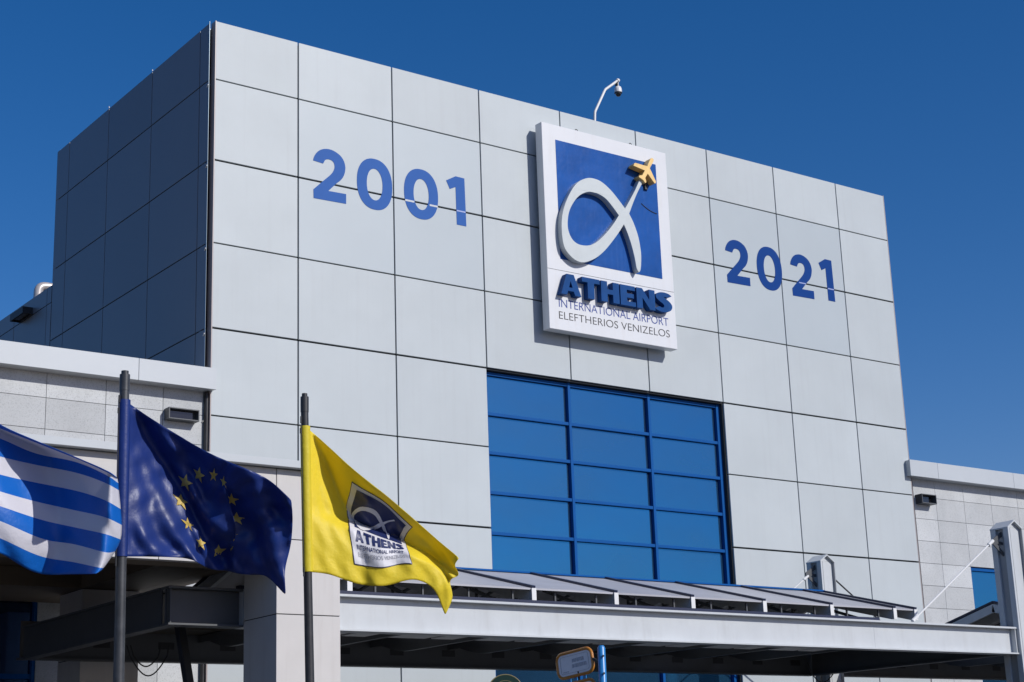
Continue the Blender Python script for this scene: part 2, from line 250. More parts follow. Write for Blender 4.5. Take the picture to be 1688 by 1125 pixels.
FLAG_YELLOW = [[[-5122,-13012,4170],[-5123,-13012,4238],[-5124,-13011,4307],[-5125,-13011,4375],[-5126,-13010,4444],[-5127,-13010,4513],[-5128,-13010,4582],[-5129,-13009,4651],[-5130,-13009,4721],[-5131,-13008,4790],[-5132,-13008,4860],[-5133,-13008,4930],[-5135,-13007,4999],[-5136,-13007,5069],[-5137,-13006,5140],[-5138,-13006,5210],[-5139,-13005,5280],[-5140,-13005,5351],[-5141,-13004,5421],[-5143,-13004,5492],[-5144,-13004,5563],[-5145,-13003,5634],[-5146,-13003,5705],[-5147,-13002,5777],[-5148,-13002,5848]],[[-5082,-13026,4166],[-5083,-13027,4232],[-5084,-13026,4299],[-5083,-13023,4366],[-5085,-13023,4433],[-5087,-13024,4501],[-5087,-13024,4569],[-5087,-13020,4637],[-5088,-13019,4706],[-5090,-13019,4775],[-5088,-13013,4845],[-5082,-13000,4916],[-5082,-12998,4986],[-5086,-13001,5055],[-5086,-12999,5124],[-5086,-12995,5195],[-5086,-12993,5265],[-5088,-12992,5335],[-5090,-12992,5405],[-5090,-12989,5476],[-5091,-12987,5546],[-5092,-12985,5616],[-5094,-12986,5686],[-5094,-12982,5757],[-5094,-12978,5828]],[[-5041,-13039,4163],[-5041,-13038,4227],[-5039,-13032,4293],[-5039,-13031,4358],[-5043,-13036,4423],[-5045,-13037,4488],[-5043,-13031,4556],[-5043,-13028,4624],[-5046,-13031,4691],[-5047,-13030,4758],[-5039,-13012,4830],[-5027,-12987,4903],[-5030,-12990,4972],[-5035,-12996,5039],[-5034,-12989,5110],[-5033,-12985,5180],[-5037,-12987,5249],[-5040,-12987,5319],[-5036,-12976,5391],[-5032,-12964,5463],[-5038,-12969,5531],[-5039,-12967,5600],[-5041,-12964,5669],[-5039,-12954,5740],[-5043,-12956,5808]],[[-4997,-13048,4160],[-4995,-13042,4224],[-4995,-13040,4287],[-5000,-13048,4348],[-5003,-13052,4411],[-5001,-13046,4477],[-5000,-13042,4543],[-5005,-13047,4608],[-5007,-13047,4674],[-5004,-13039,4743],[-4993,-13016,4814],[-4980,-12989,4888],[-4984,-12992,4955],[-4985,-12990,5024],[-4980,-12977,5096],[-4979,-12971,5166],[-4980,-12967,5236],[-4978,-12959,5307],[-4979,-12955,5377],[-4982,-12954,5446],[-4984,-12951,5515],[-4989,-12953,5582],[-4988,-12943,5651],[-4991,-12942,5719],[-5010,-12968,5780]],[[-4954,-13058,4156],[-4954,-13056,4217],[-4959,-13064,4277],[-4964,-13071,4337],[-4962,-13067,4400],[-4961,-13063,4464],[-4965,-13067,4527],[-4970,-13071,4592],[-4966,-13060,4659],[-4962,-13049,4728],[-4950,-13024,4799],[-4929,-12982,4874],[-4925,-12971,4944],[-4922,-12963,5014],[-4921,-12955,5084],[-4925,-12958,5151],[-4929,-12958,5220],[-4927,-12950,5290],[-4925,-12939,5361],[-4931,-12944,5428],[-4937,-12946,5494],[-4933,-12931,5564],[-4937,-12928,5630],[-4958,-12957,5689],[-4987,-13000,5744]],[[-4912,-13073,4149],[-4916,-13079,4208],[-4922,-13087,4266],[-4922,-13086,4327],[-4920,-13080,4389],[-4923,-13082,4450],[-4928,-13087,4513],[-4926,-13079,4579],[-4919,-13062,4648],[-4917,-13053,4715],[-4903,-13023,4787],[-4871,-12963,4865],[-4866,-12949,4934],[-4873,-12956,4999],[-4879,-12962,5065],[-4881,-12961,5132],[-4875,-12944,5203],[-4870,-12931,5273],[-4878,-12939,5339],[-4882,-12940,5405],[-4876,-12920,5475],[-4882,-12923,5539],[-4897,-12941,5599],[-4927,-12983,5653],[-4955,-13025,5707]],[[-4868,-13089,4139],[-4874,-13096,4197],[-4875,-13096,4256],[-4873,-13088,4317],[-4875,-13088,4377],[-4880,-13093,4438],[-4882,-13090,4502],[-4877,-13077,4570],[-4874,-13064,4638],[-4877,-13063,4705],[-4860,-13027,4776],[-4822,-12956,4854],[-4824,-12954,4919],[-4837,-12971,4980],[-4836,-12964,5046],[-4827,-12943,5116],[-4821,-12929,5184],[-4826,-12935,5249],[-4827,-12933,5314],[-4817,-12910,5384],[-4821,-12910,5448],[-4833,-12926,5507],[-4867,-12976,5558],[-4888,-13004,5613],[-4917,-13047,5665]],[[-4822,-13104,4124],[-4825,-13103,4184],[-4823,-13095,4244],[-4824,-13092,4304],[-4831,-13098,4364],[-4835,-13099,4426],[-4834,-13090,4493],[-4835,-13084,4561],[-4839,-13082,4629],[-4844,-13082,4695],[-4822,-13037,4768],[-4781,-12959,4845],[-4785,-12958,4907],[-4793,-12965,4966],[-4784,-12944,5031],[-4777,-12929,5097],[-4779,-12931,5159],[-4776,-12926,5223],[-4763,-12904,5290],[-4761,-12899,5354],[-4776,-12922,5410],[-4800,-12960,5463],[-4829,-13006,5512],[-4847,-13032,5567],[-4879,-13082,5615]],[[-4774,-13118,4107],[-4773,-13110,4168],[-4775,-13105,4229],[-4782,-13109,4289],[-4789,-13112,4350],[-4791,-13106,4414],[-4794,-13102,4482],[-4802,-13105,4551],[-4807,-13102,4621],[-4807,-13092,4690],[-4780,-13037,4764],[-4734,-12948,4840],[-4735,-12941,4899],[-4741,-12942,4955],[-4735,-12926,5015],[-4735,-12925,5074],[-4731,-12921,5134],[-4717,-12901,5198],[-4710,-12894,5259],[-4725,-12924,5312],[-4745,-12960,5363],[-4772,-13006,5411],[-4792,-13040,5462],[-4814,-13077,5512],[-4845,-13131,5558]],[[-4726,-13134,4088],[-4728,-13128,4150],[-4736,-13131,4210],[-4745,-13135,4271],[-4748,-13129,4334],[-4751,-13122,4401],[-4760,-13124,4469],[-4768,-13124,4541],[-4765,-13106,4616],[-4760,-13086,4688],[-4732,-13025,4762],[-4680,-12925,4838],[-4680,-12914,4894],[-4690,-12921,4944],[-4690,-12916,4997],[-4688,-12913,5053],[-4676,-12898,5111],[-4666,-12892,5168],[-4680,-12926,5217],[-4701,-12971,5263],[-4719,-13009,5311],[-4743,-13054,5358],[-4759,-13086,5407],[-4785,-13135,5453],[-4809,-13181,5498]],[[-4678,-13152,4069],[-4688,-13155,4131],[-4699,-13160,4192],[-4705,-13156,4255],[-4708,-13146,4320],[-4714,-13143,4386],[-4724,-13144,4457],[-4726,-13131,4534],[-4717,-13101,4613],[-4714,-13081,4686],[-4686,-13019,4760],[-4628,-12907,4835],[-4629,-12896,4887],[-4644,-12911,4931],[-4644,-12906,4980],[-4635,-12893,5033],[-4626,-12887,5086],[-4637,-12922,5131],[-4658,-12974,5172],[-4672,-13014,5216],[-4690,-13054,5260],[-4710,-13099,5305],[-4726,-13135,5351],[-4750,-13185,5394],[-4766,-13220,5440]],[[-4630,-13169,4053],[-4644,-13177,4114],[-4654,-13177,4177],[-4659,-13168,4241],[-4666,-13164,4306],[-4677,-13165,4373],[-4683,-13158,4447],[-4680,-13135,4527],[-4675,-13108,4607],[-4678,-13097,4679],[-4646,-13029,4753],[-4581,-12903,4828],[-4583,-12892,4876],[-4599,-12908,4916],[-4593,-12893,4963],[-4585,-12884,5012],[-4594,-12913,5054],[-4614,-12966,5091],[-4626,-13009,5131],[-4635,-13044,5174],[-4653,-13089,5214],[-4672,-13135,5256],[-4687,-13174,5299],[-4706,-13219,5341],[-4718,-13253,5385]],[[-4580,-13181,4040],[-4593,-13185,4103],[-4601,-13180,4167],[-4610,-13177,4231],[-4624,-13181,4295],[-4634,-13180,4362],[-4637,-13167,4437],[-4639,-13150,4517],[-4641,-13135,4595],[-4646,-13126,4667],[-4609,-13047,4741],[-4536,-12908,4817],[-4538,-12897,4862],[-4550,-12907,4900],[-4545,-12893,4944],[-4552,-12912,4985],[-4570,-12959,5020],[-4582,-13002,5057],[-4585,-13032,5097],[-4594,-13069,5136],[-4614,-13121,5173],[-4630,-13165,5212],[-4641,-13201,5253],[-4657,-13246,5292],[-4673,-13288,5332]],[[-4529,-13190,4032],[-4539,-13187,4096],[-4548,-13184,4160],[-4563,-13190,4222],[-4577,-13194,4286],[-4584,-13187,4354],[-4591,-13179,4427],[-4601,-13175,4504],[-4606,-13164,4580],[-4607,-13148,4652],[-4563,-13060,4727],[-4485,-12913,4803],[-4485,-12898,4847],[-4501,-12915,4882],[-4510,-12927,4919],[-4528,-12964,4955],[-4543,-13007,4990],[-4545,-13035,5028],[-4544,-13062,5066],[-4557,-13108,5101],[-4577,-13161,5135],[-4586,-13196,5173],[-4595,-13229,5211],[-4614,-13280,5246],[-4632,-13329,5280]],[[-4482,-13204,4026],[-4490,-13198,4090],[-4503,-13200,4152],[-4517,-13205,4214],[-4525,-13201,4278],[-4532,-13193,4346],[-4544,-13194,4416],[-4557,-13195,4490],[-4557,-13176,4566],[-4554,-13154,4637],[-4509,-13065,4711],[-4425,-12909,4788],[-4430,-12904,4830],[-4463,-12950,4860],[-4483,-12983,4892],[-4503,-13024,4926],[-4511,-13056,4962],[-4508,-13078,5000],[-4513,-13115,5035],[-4530,-13168,5067],[-4542,-13210,5100],[-4545,-13234,5136],[-4556,-13272,5169],[-4577,-13327,5198],[-4590,-13369,5230]],[[-4452,-13245,4017],[-4461,-13242,4080],[-4473,-13244,4141],[-4480,-13238,4204],[-4484,-13227,4269],[-4494,-13224,4334],[-4508,-13230,4402],[-4515,-13222,4475],[-4509,-13193,4550],[-4507,-13173,4619],[-4461,-13083,4691],[-4368,-12916,4770],[-4385,-12932,4809],[-4430,-13001,4834],[-4456,-13044,4864],[-4473,-13081,4899],[-4475,-13105,4936],[-4477,-13135,4972],[-4490,-13184,5004],[-4504,-13232,5034],[-4507,-13260,5067],[-4509,-13284,5099],[-4523,-13327,5127],[-4540,-13375,5152],[-4545,-13403,5183]],[[-4430,-13299,4008],[-4441,-13300,4069],[-4448,-13295,4131],[-4450,-13282,4194],[-4456,-13275,4258],[-4468,-13277,4320],[-4477,-13275,4387],[-4477,-13256,4458],[-4470,-13225,4531],[-4470,-13210,4596],[-4420,-13116,4668],[-4321,-12943,4747],[-4345,-12973,4784],[-4397,-13054,4807],[-4421,-13094,4839],[-4430,-13121,4875],[-4434,-13147,4912],[-4445,-13190,4945],[-4459,-13242,4975],[-4466,-13279,5006],[-4467,-13302,5037],[-4473,-13334,5063],[-4488,-13378,5086],[-4498,-13415,5109],[-4499,-13436,5136]],[[-4395,-13331,4005],[-4405,-13332,4065],[-4409,-13323,4127],[-4414,-13316,4188],[-4425,-13319,4248],[-4435,-13319,4309],[-4438,-13307,4375],[-4436,-13285,4443],[-4430,-13258,4511],[-4427,-13240,4574],[-4373,-13141,4645],[-4277,-12974,4723],[-4303,-13010,4759],[-4350,-13084,4784],[-4364,-13110,4819],[-4370,-13131,4856],[-4379,-13166,4891],[-4393,-13215,4923],[-4403,-13258,4954],[-4407,-13289,4984],[-4412,-13320,5011],[-4424,-13360,5032],[-4436,-13401,5050],[-4444,-13433,5070],[-4449,-13462,5091]],[[-4348,-13347,4006],[-4356,-13346,4065],[-4364,-13344,4125],[-4378,-13351,4183],[-4391,-13357,4242],[-4396,-13350,4302],[-4397,-13336,4365],[-4398,-13320,4428],[-4391,-13292,4493],[-4382,-13264,4554],[-4328,-13167,4623],[-4238,-13011,4697],[-4256,-13035,4735],[-4287,-13084,4765],[-4293,-13098,4802],[-4301,-13123,4838],[-4313,-13163,4872],[-4323,-13205,4904],[-4329,-13241,4935],[-4335,-13276,4963],[-4346,-13316,4986],[-4358,-13357,5003],[-4368,-13395,5019],[-4380,-13436,5033],[-4391,-13475,5048]],[[-4296,-13357,4011],[-4306,-13359,4069],[-4321,-13369,4126],[-4338,-13381,4182],[-4347,-13380,4240],[-4350,-13370,4299],[-4356,-13364,4357],[-4360,-13352,4416],[-4348,-13317,4478],[-4336,-13285,4537],[-4289,-13198,4601],[-4203,-13052,4671],[-4206,-13052,4712],[-4224,-13080,4746],[-4230,-13094,4781],[-4241,-13124,4815],[-4250,-13159,4848],[-4255,-13192,4881],[-4261,-13228,4911],[-4270,-13269,4936],[-4279,-13307,4956],[-4287,-13342,4973],[-4299,-13385,4985],[-4315,-13434,4995],[-4326,-13474,5007]],[[-4241,-13369,4022],[-4256,-13375,4078],[-4274,-13388,4134],[-4286,-13391,4191],[-4292,-13384,4249],[-4299,-13379,4304],[-4310,-13379,4357],[-4311,-13364,4412],[-4298,-13326,4470],[-4291,-13301,4522],[-4252,-13230,4580],[-4168,-13086,4647],[-4159,-13066,4689],[-4172,-13086,4722],[-4183,-13109,4754],[-4194,-13137,4785],[-4198,-13164,4818],[-4202,-13195,4849],[-4209,-13234,4876],[-4215,-13270,4901],[-4216,-13297,4922],[-4221,-13330,4937],[-4234,-13378,4947],[-4247,-13425,4956],[-4249,-13455,4969]],[[-4189,-13388,4037],[-4206,-13395,4092],[-4219,-13397,4149],[-4226,-13389,4207],[-4233,-13382,4263],[-4245,-13383,4314],[-4256,-13382,4364],[-4255,-13363,4414],[-4246,-13330,4465],[-4247,-13318,4510],[-4213,-13253,4562],[-4129,-13111,4625],[-4115,-13081,4665],[-4129,-13103,4695],[-4143,-13129,4723],[-4150,-13151,4753],[-4154,-13177,4783],[-4160,-13212,4811],[-4165,-13246,4837],[-4161,-13269,4862],[-4157,-13290,4882],[-4162,-13327,4896],[-4171,-13373,4906],[-4173,-13407,4917],[-4168,-13429,4931]],[[-4142,-13416,4052],[-4156,-13416,4107],[-4163,-13406,4165],[-4170,-13395,4223],[-4183,-13393,4276],[-4195,-13393,4325],[-4202,-13385,4371],[-4203,-13367,4416],[-4200,-13344,4459],[-4202,-13333,4498],[-4166,-13266,4546],[-4086,-13128,4604],[-4070,-13096,4641],[-4083,-13113,4668],[-4094,-13134,4694],[-4100,-13155,4721],[-4108,-13186,4747],[-4116,-13223,4772],[-4114,-13247,4797],[-4106,-13264,4821],[-4104,-13291,4840],[-4109,-13331,4852],[-4110,-13368,4863],[-4103,-13394,4876],[-4097,-13419,4890]],[[-4098,-13448,4066],[-4108,-13440,4121],[-4116,-13428,4178],[-4129,-13424,4233],[-4143,-13424,4284],[-4150,-13414,4332],[-4156,-13402,4374],[-4160,-13390,4412],[-4156,-13366,4450],[-4151,-13342,4486],[-4114,-13272,4529],[-4040,-13144,4581],[-4019,-13103,4617],[-4022,-13103,4643],[-4031,-13120,4667],[-4042,-13147,4690],[-4055,-13185,4712],[-4060,-13216,4734],[-4055,-13236,4758],[-4051,-13260,4779],[-4055,-13297,4795],[-4056,-13337,4807],[-4051,-13368,4820],[-4045,-13398,4832],[-4041,-13431,4844]],[[-4054,-13475,4075],[-4064,-13467,4128],[-4079,-13466,4182],[-4095,-13468,4235],[-4105,-13461,4285],[-4110,-13447,4331],[-4117,-13438,4368],[-4123,-13426,4402],[-4110,-13388,4437],[-4096,-13350,4470],[-4061,-13283,4510],[-3992,-13162,4557],[-3959,-13100,4593],[-3951,-13082,4620],[-3963,-13101,4640],[-3979,-13136,4659],[-3990,-13171,4678],[-3991,-13195,4700],[-3990,-13222,4720],[-3995,-13259,4737],[-4000,-13301,4751],[-3999,-13338,4764],[-3996,-13373,4776],[-3995,-13414,4787],[-3991,-13448,4799]],[[-4004,-13487,4077],[-4020,-13491,4127],[-4039,-13500,4178],[-4053,-13501,4229],[-4060,-13491,4278],[-4068,-13483,4320],[-4079,-13482,4353],[-4080,-13463,4384],[-4059,-13412,4418],[-4044,-13371,4449],[-4014,-13311,4483],[-3945,-13191,4528],[-3898,-13106,4565],[-3885,-13077,4592],[-3900,-13101,4609],[-3914,-13131,4627],[-3918,-13155,4646],[-3919,-13178,4666],[-3923,-13213,4683],[-3930,-13254,4698],[-3933,-13290,4712],[-3933,-13328,4725],[-3936,-13373,4735],[-3938,-13418,4745],[-3931,-13447,4759]],[[-3948,-13483,4073],[-3966,-13497,4119],[-3982,-13507,4167],[-3991,-13507,4216],[-4000,-13506,4261],[-4014,-13513,4299],[-4026,-13515,4330],[-4023,-13491,4359],[-4004,-13444,4391],[-3994,-13412,4418],[-3970,-13359,4450],[-3903,-13242,4492],[-3854,-13152,4528],[-3843,-13125,4553],[-3857,-13145,4570],[-3862,-13160,4589],[-3860,-13173,4609],[-3860,-13197,4627],[-3863,-13228,4644],[-3863,-13257,4660],[-3863,-13286,4675],[-3867,-13327,4687],[-3875,-13375,4696],[-3876,-13413,4708],[-3869,-13438,4722]],[[-3890,-13473,4064],[-3901,-13486,4108],[-3906,-13491,4154],[-3912,-13495,4199],[-3924,-13510,4239],[-3940,-13524,4273],[-3949,-13526,4303],[-3949,-13509,4330],[-3940,-13477,4358],[-3936,-13455,4383],[-3916,-13409,4412],[-3862,-13310,4450],[-3826,-13237,4482],[-3820,-13213,4506],[-3829,-13221,4524],[-3827,-13225,4544],[-3823,-13236,4563],[-3821,-13256,4581],[-3814,-13273,4599],[-3805,-13287,4618],[-3805,-13312,4633],[-3813,-13351,4645],[-3819,-13387,4657],[-3818,-13413,4671],[-3818,-13441,4685]],[[-3843,-13475,4049],[-3839,-13477,4091],[-3834,-13479,4134],[-3836,-13492,4174],[-3845,-13510,4211],[-3852,-13519,4244],[-3858,-13520,4273],[-3864,-13515,4298],[-3861,-13496,4324],[-3859,-13475,4349],[-3845,-13438,4376],[-3811,-13368,4408],[-3789,-13313,4437],[-3785,-13289,4460],[-3792,-13291,4478],[-3794,-13298,4497],[-3793,-13313,4515],[-3784,-13326,4533],[-3770,-13331,4553],[-3762,-13343,4571],[-3765,-13368,4586],[-3771,-13395,4600],[-3773,-13414,4616],[-3774,-13434,4631],[-3781,-13462,4645]],[[-3811,-13497,4024],[-3795,-13493,4064],[-3784,-13499,4103],[-3780,-13512,4141],[-3774,-13519,4177],[-3768,-13517,4210],[-3771,-13517,4239],[-3777,-13515,4264],[-3772,-13492,4291],[-3766,-13466,4317],[-3762,-13444,4343],[-3747,-13401,4370],[-3732,-13355,4396],[-3730,-13330,4419],[-3743,-13341,4436],[-3754,-13361,4452],[-3756,-13380,4468],[-3746,-13390,4487],[-3735,-13400,4505],[-3735,-13422,4521],[-3742,-13445,4536],[-3745,-13460,4553],[-3747,-13471,4570],[-3755,-13490,4586],[-3763,-13510,4601]],[[-3788,-13526,3992],[-3771,-13530,4028],[-3757,-13541,4064],[-3740,-13546,4101],[-3720,-13540,4137],[-3707,-13532,4171],[-3706,-13530,4200],[-3703,-13517,4228],[-3690,-13482,4258],[-3683,-13456,4285],[-3686,-13446,4309],[-3681,-13417,4334],[-3666,-13372,4360],[-3667,-13353,4381],[-3689,-13376,4395],[-3705,-13402,4410],[-3707,-13421,4426],[-3703,-13438,4443],[-3704,-13465,4458],[-3712,-13495,4473],[-3719,-13515,4489],[-3725,-13528,4506],[-3736,-13544,4522],[-3747,-13562,4537],[-3750,-13568,4555]],[[-3761,-13543,3953],[-3749,-13559,3987],[-3732,-13572,4022],[-3707,-13571,4059],[-3684,-13565,4095],[-3671,-13562,4128],[-3665,-13554,4159],[-3654,-13528,4190],[-3638,-13491,4222],[-3634,-13469,4250],[-3639,-13463,4273],[-3633,-13438,4297],[-3616,-13396,4322],[-3619,-13384,4341],[-3640,-13408,4354],[-3651,-13427,4370],[-3653,-13444,4387],[-3658,-13471,4402],[-3668,-13506,4416],[-3678,-13534,4431],[-3687,-13554,4447],[-3701,-13577,4462],[-3719,-13603,4476],[-3730,-13617,4492],[-3732,-13618,4511]],[[-3723,-13533,3908],[-3714,-13558,3942],[-3695,-13571,3977],[-3673,-13576,4014],[-3658,-13584,4048],[-3649,-13588,4081],[-3640,-13576,4114],[-3629,-13551,4148],[-3622,-13525,4180],[-3620,-13508,4209],[-3620,-13499,4233],[-3615,-13482,4256],[-3597,-13448,4278],[-3593,-13436,4296],[-3601,-13445,4312],[-3602,-13450,4330],[-3606,-13465,4347],[-3615,-13492,4363],[-3624,-13519,4379],[-3632,-13539,4395],[-3646,-13565,4410],[-3667,-13599,4423],[-3685,-13627,4437],[-3695,-13642,4453],[-3702,-13653,4470]],[[-3677,-13506,3858],[-3666,-13528,3893],[-3649,-13544,3930],[-3637,-13565,3966],[-3630,-13586,4000],[-3623,-13593,4034],[-3617,-13585,4069],[-3617,-13574,4104],[-3621,-13563,4136],[-3619,-13547,4167],[-3617,-13541,4192],[-3619,-13545,4211],[-3600,-13521,4231],[-3581,-13500,4249],[-3573,-13494,4266],[-3569,-13492,4286],[-3573,-13503,4304],[-3579,-13516,4323],[-3583,-13526,4343],[-3591,-13542,4361],[-3608,-13573,4375],[-3627,-13606,4388],[-3640,-13629,4403],[-3650,-13650,4418],[-3665,-13677,4431]],[[-3634,-13479,3802],[-3619,-13495,3841],[-3606,-13517,3879],[-3600,-13545,3916],[-3593,-13565,3953],[-3584,-13571,3990],[-3586,-13573,4026],[-3598,-13577,4062],[-3607,-13574,4096],[-3606,-13560,4129],[-3612,-13570,4152],[-3625,-13603,4166],[-3602,-13588,4184],[-3572,-13563,4202],[-3557,-13556,4219],[-3554,-13557,4238],[-3557,-13560,4258],[-3558,-13557,4281],[-3562,-13558,4303],[-3574,-13574,4321],[-3587,-13599,4337],[-3595,-13620,4352],[-3600,-13638,4367],[-3610,-13665,4381],[-3623,-13695,4394]],[[-3605,-13473,3743],[-3588,-13485,3785],[-3576,-13506,3825],[-3563,-13525,3865],[-3548,-13532,3906],[-3539,-13537,3946],[-3547,-13546,3985],[-3561,-13552,4023],[-3571,-13548,4061],[-3574,-13543,4095],[-3592,-13577,4116],[-3616,-13636,4126],[-3590,-13631,4141],[-3556,-13616,4157],[-3545,-13624,4170],[-3545,-13631,4188],[-3547,-13627,4211],[-3552,-13619,4235],[-3564,-13623,4258],[-3578,-13637,4277],[-3582,-13648,4295],[-3579,-13657,4312],[-3579,-13674,4327],[-3583,-13698,4341],[-3583,-13715,4356]],[[-3590,-13490,3684],[-3573,-13501,3727],[-3554,-13513,3771],[-3529,-13514,3816],[-3507,-13512,3860],[-3499,-13516,3902],[-3504,-13520,3944],[-3512,-13515,3988],[-3523,-13513,4028],[-3534,-13520,4062],[-3559,-13569,4083],[-3587,-13645,4090],[-3561,-13654,4102],[-3533,-13659,4113],[-3525,-13681,4124],[-3525,-13690,4142],[-3532,-13687,4165],[-3549,-13688,4188],[-3571,-13698,4211],[-3584,-13704,4232],[-3581,-13707,4252],[-3576,-13715,4269],[-3572,-13732,4283],[-3564,-13744,4299],[-3550,-13745,4316]]]
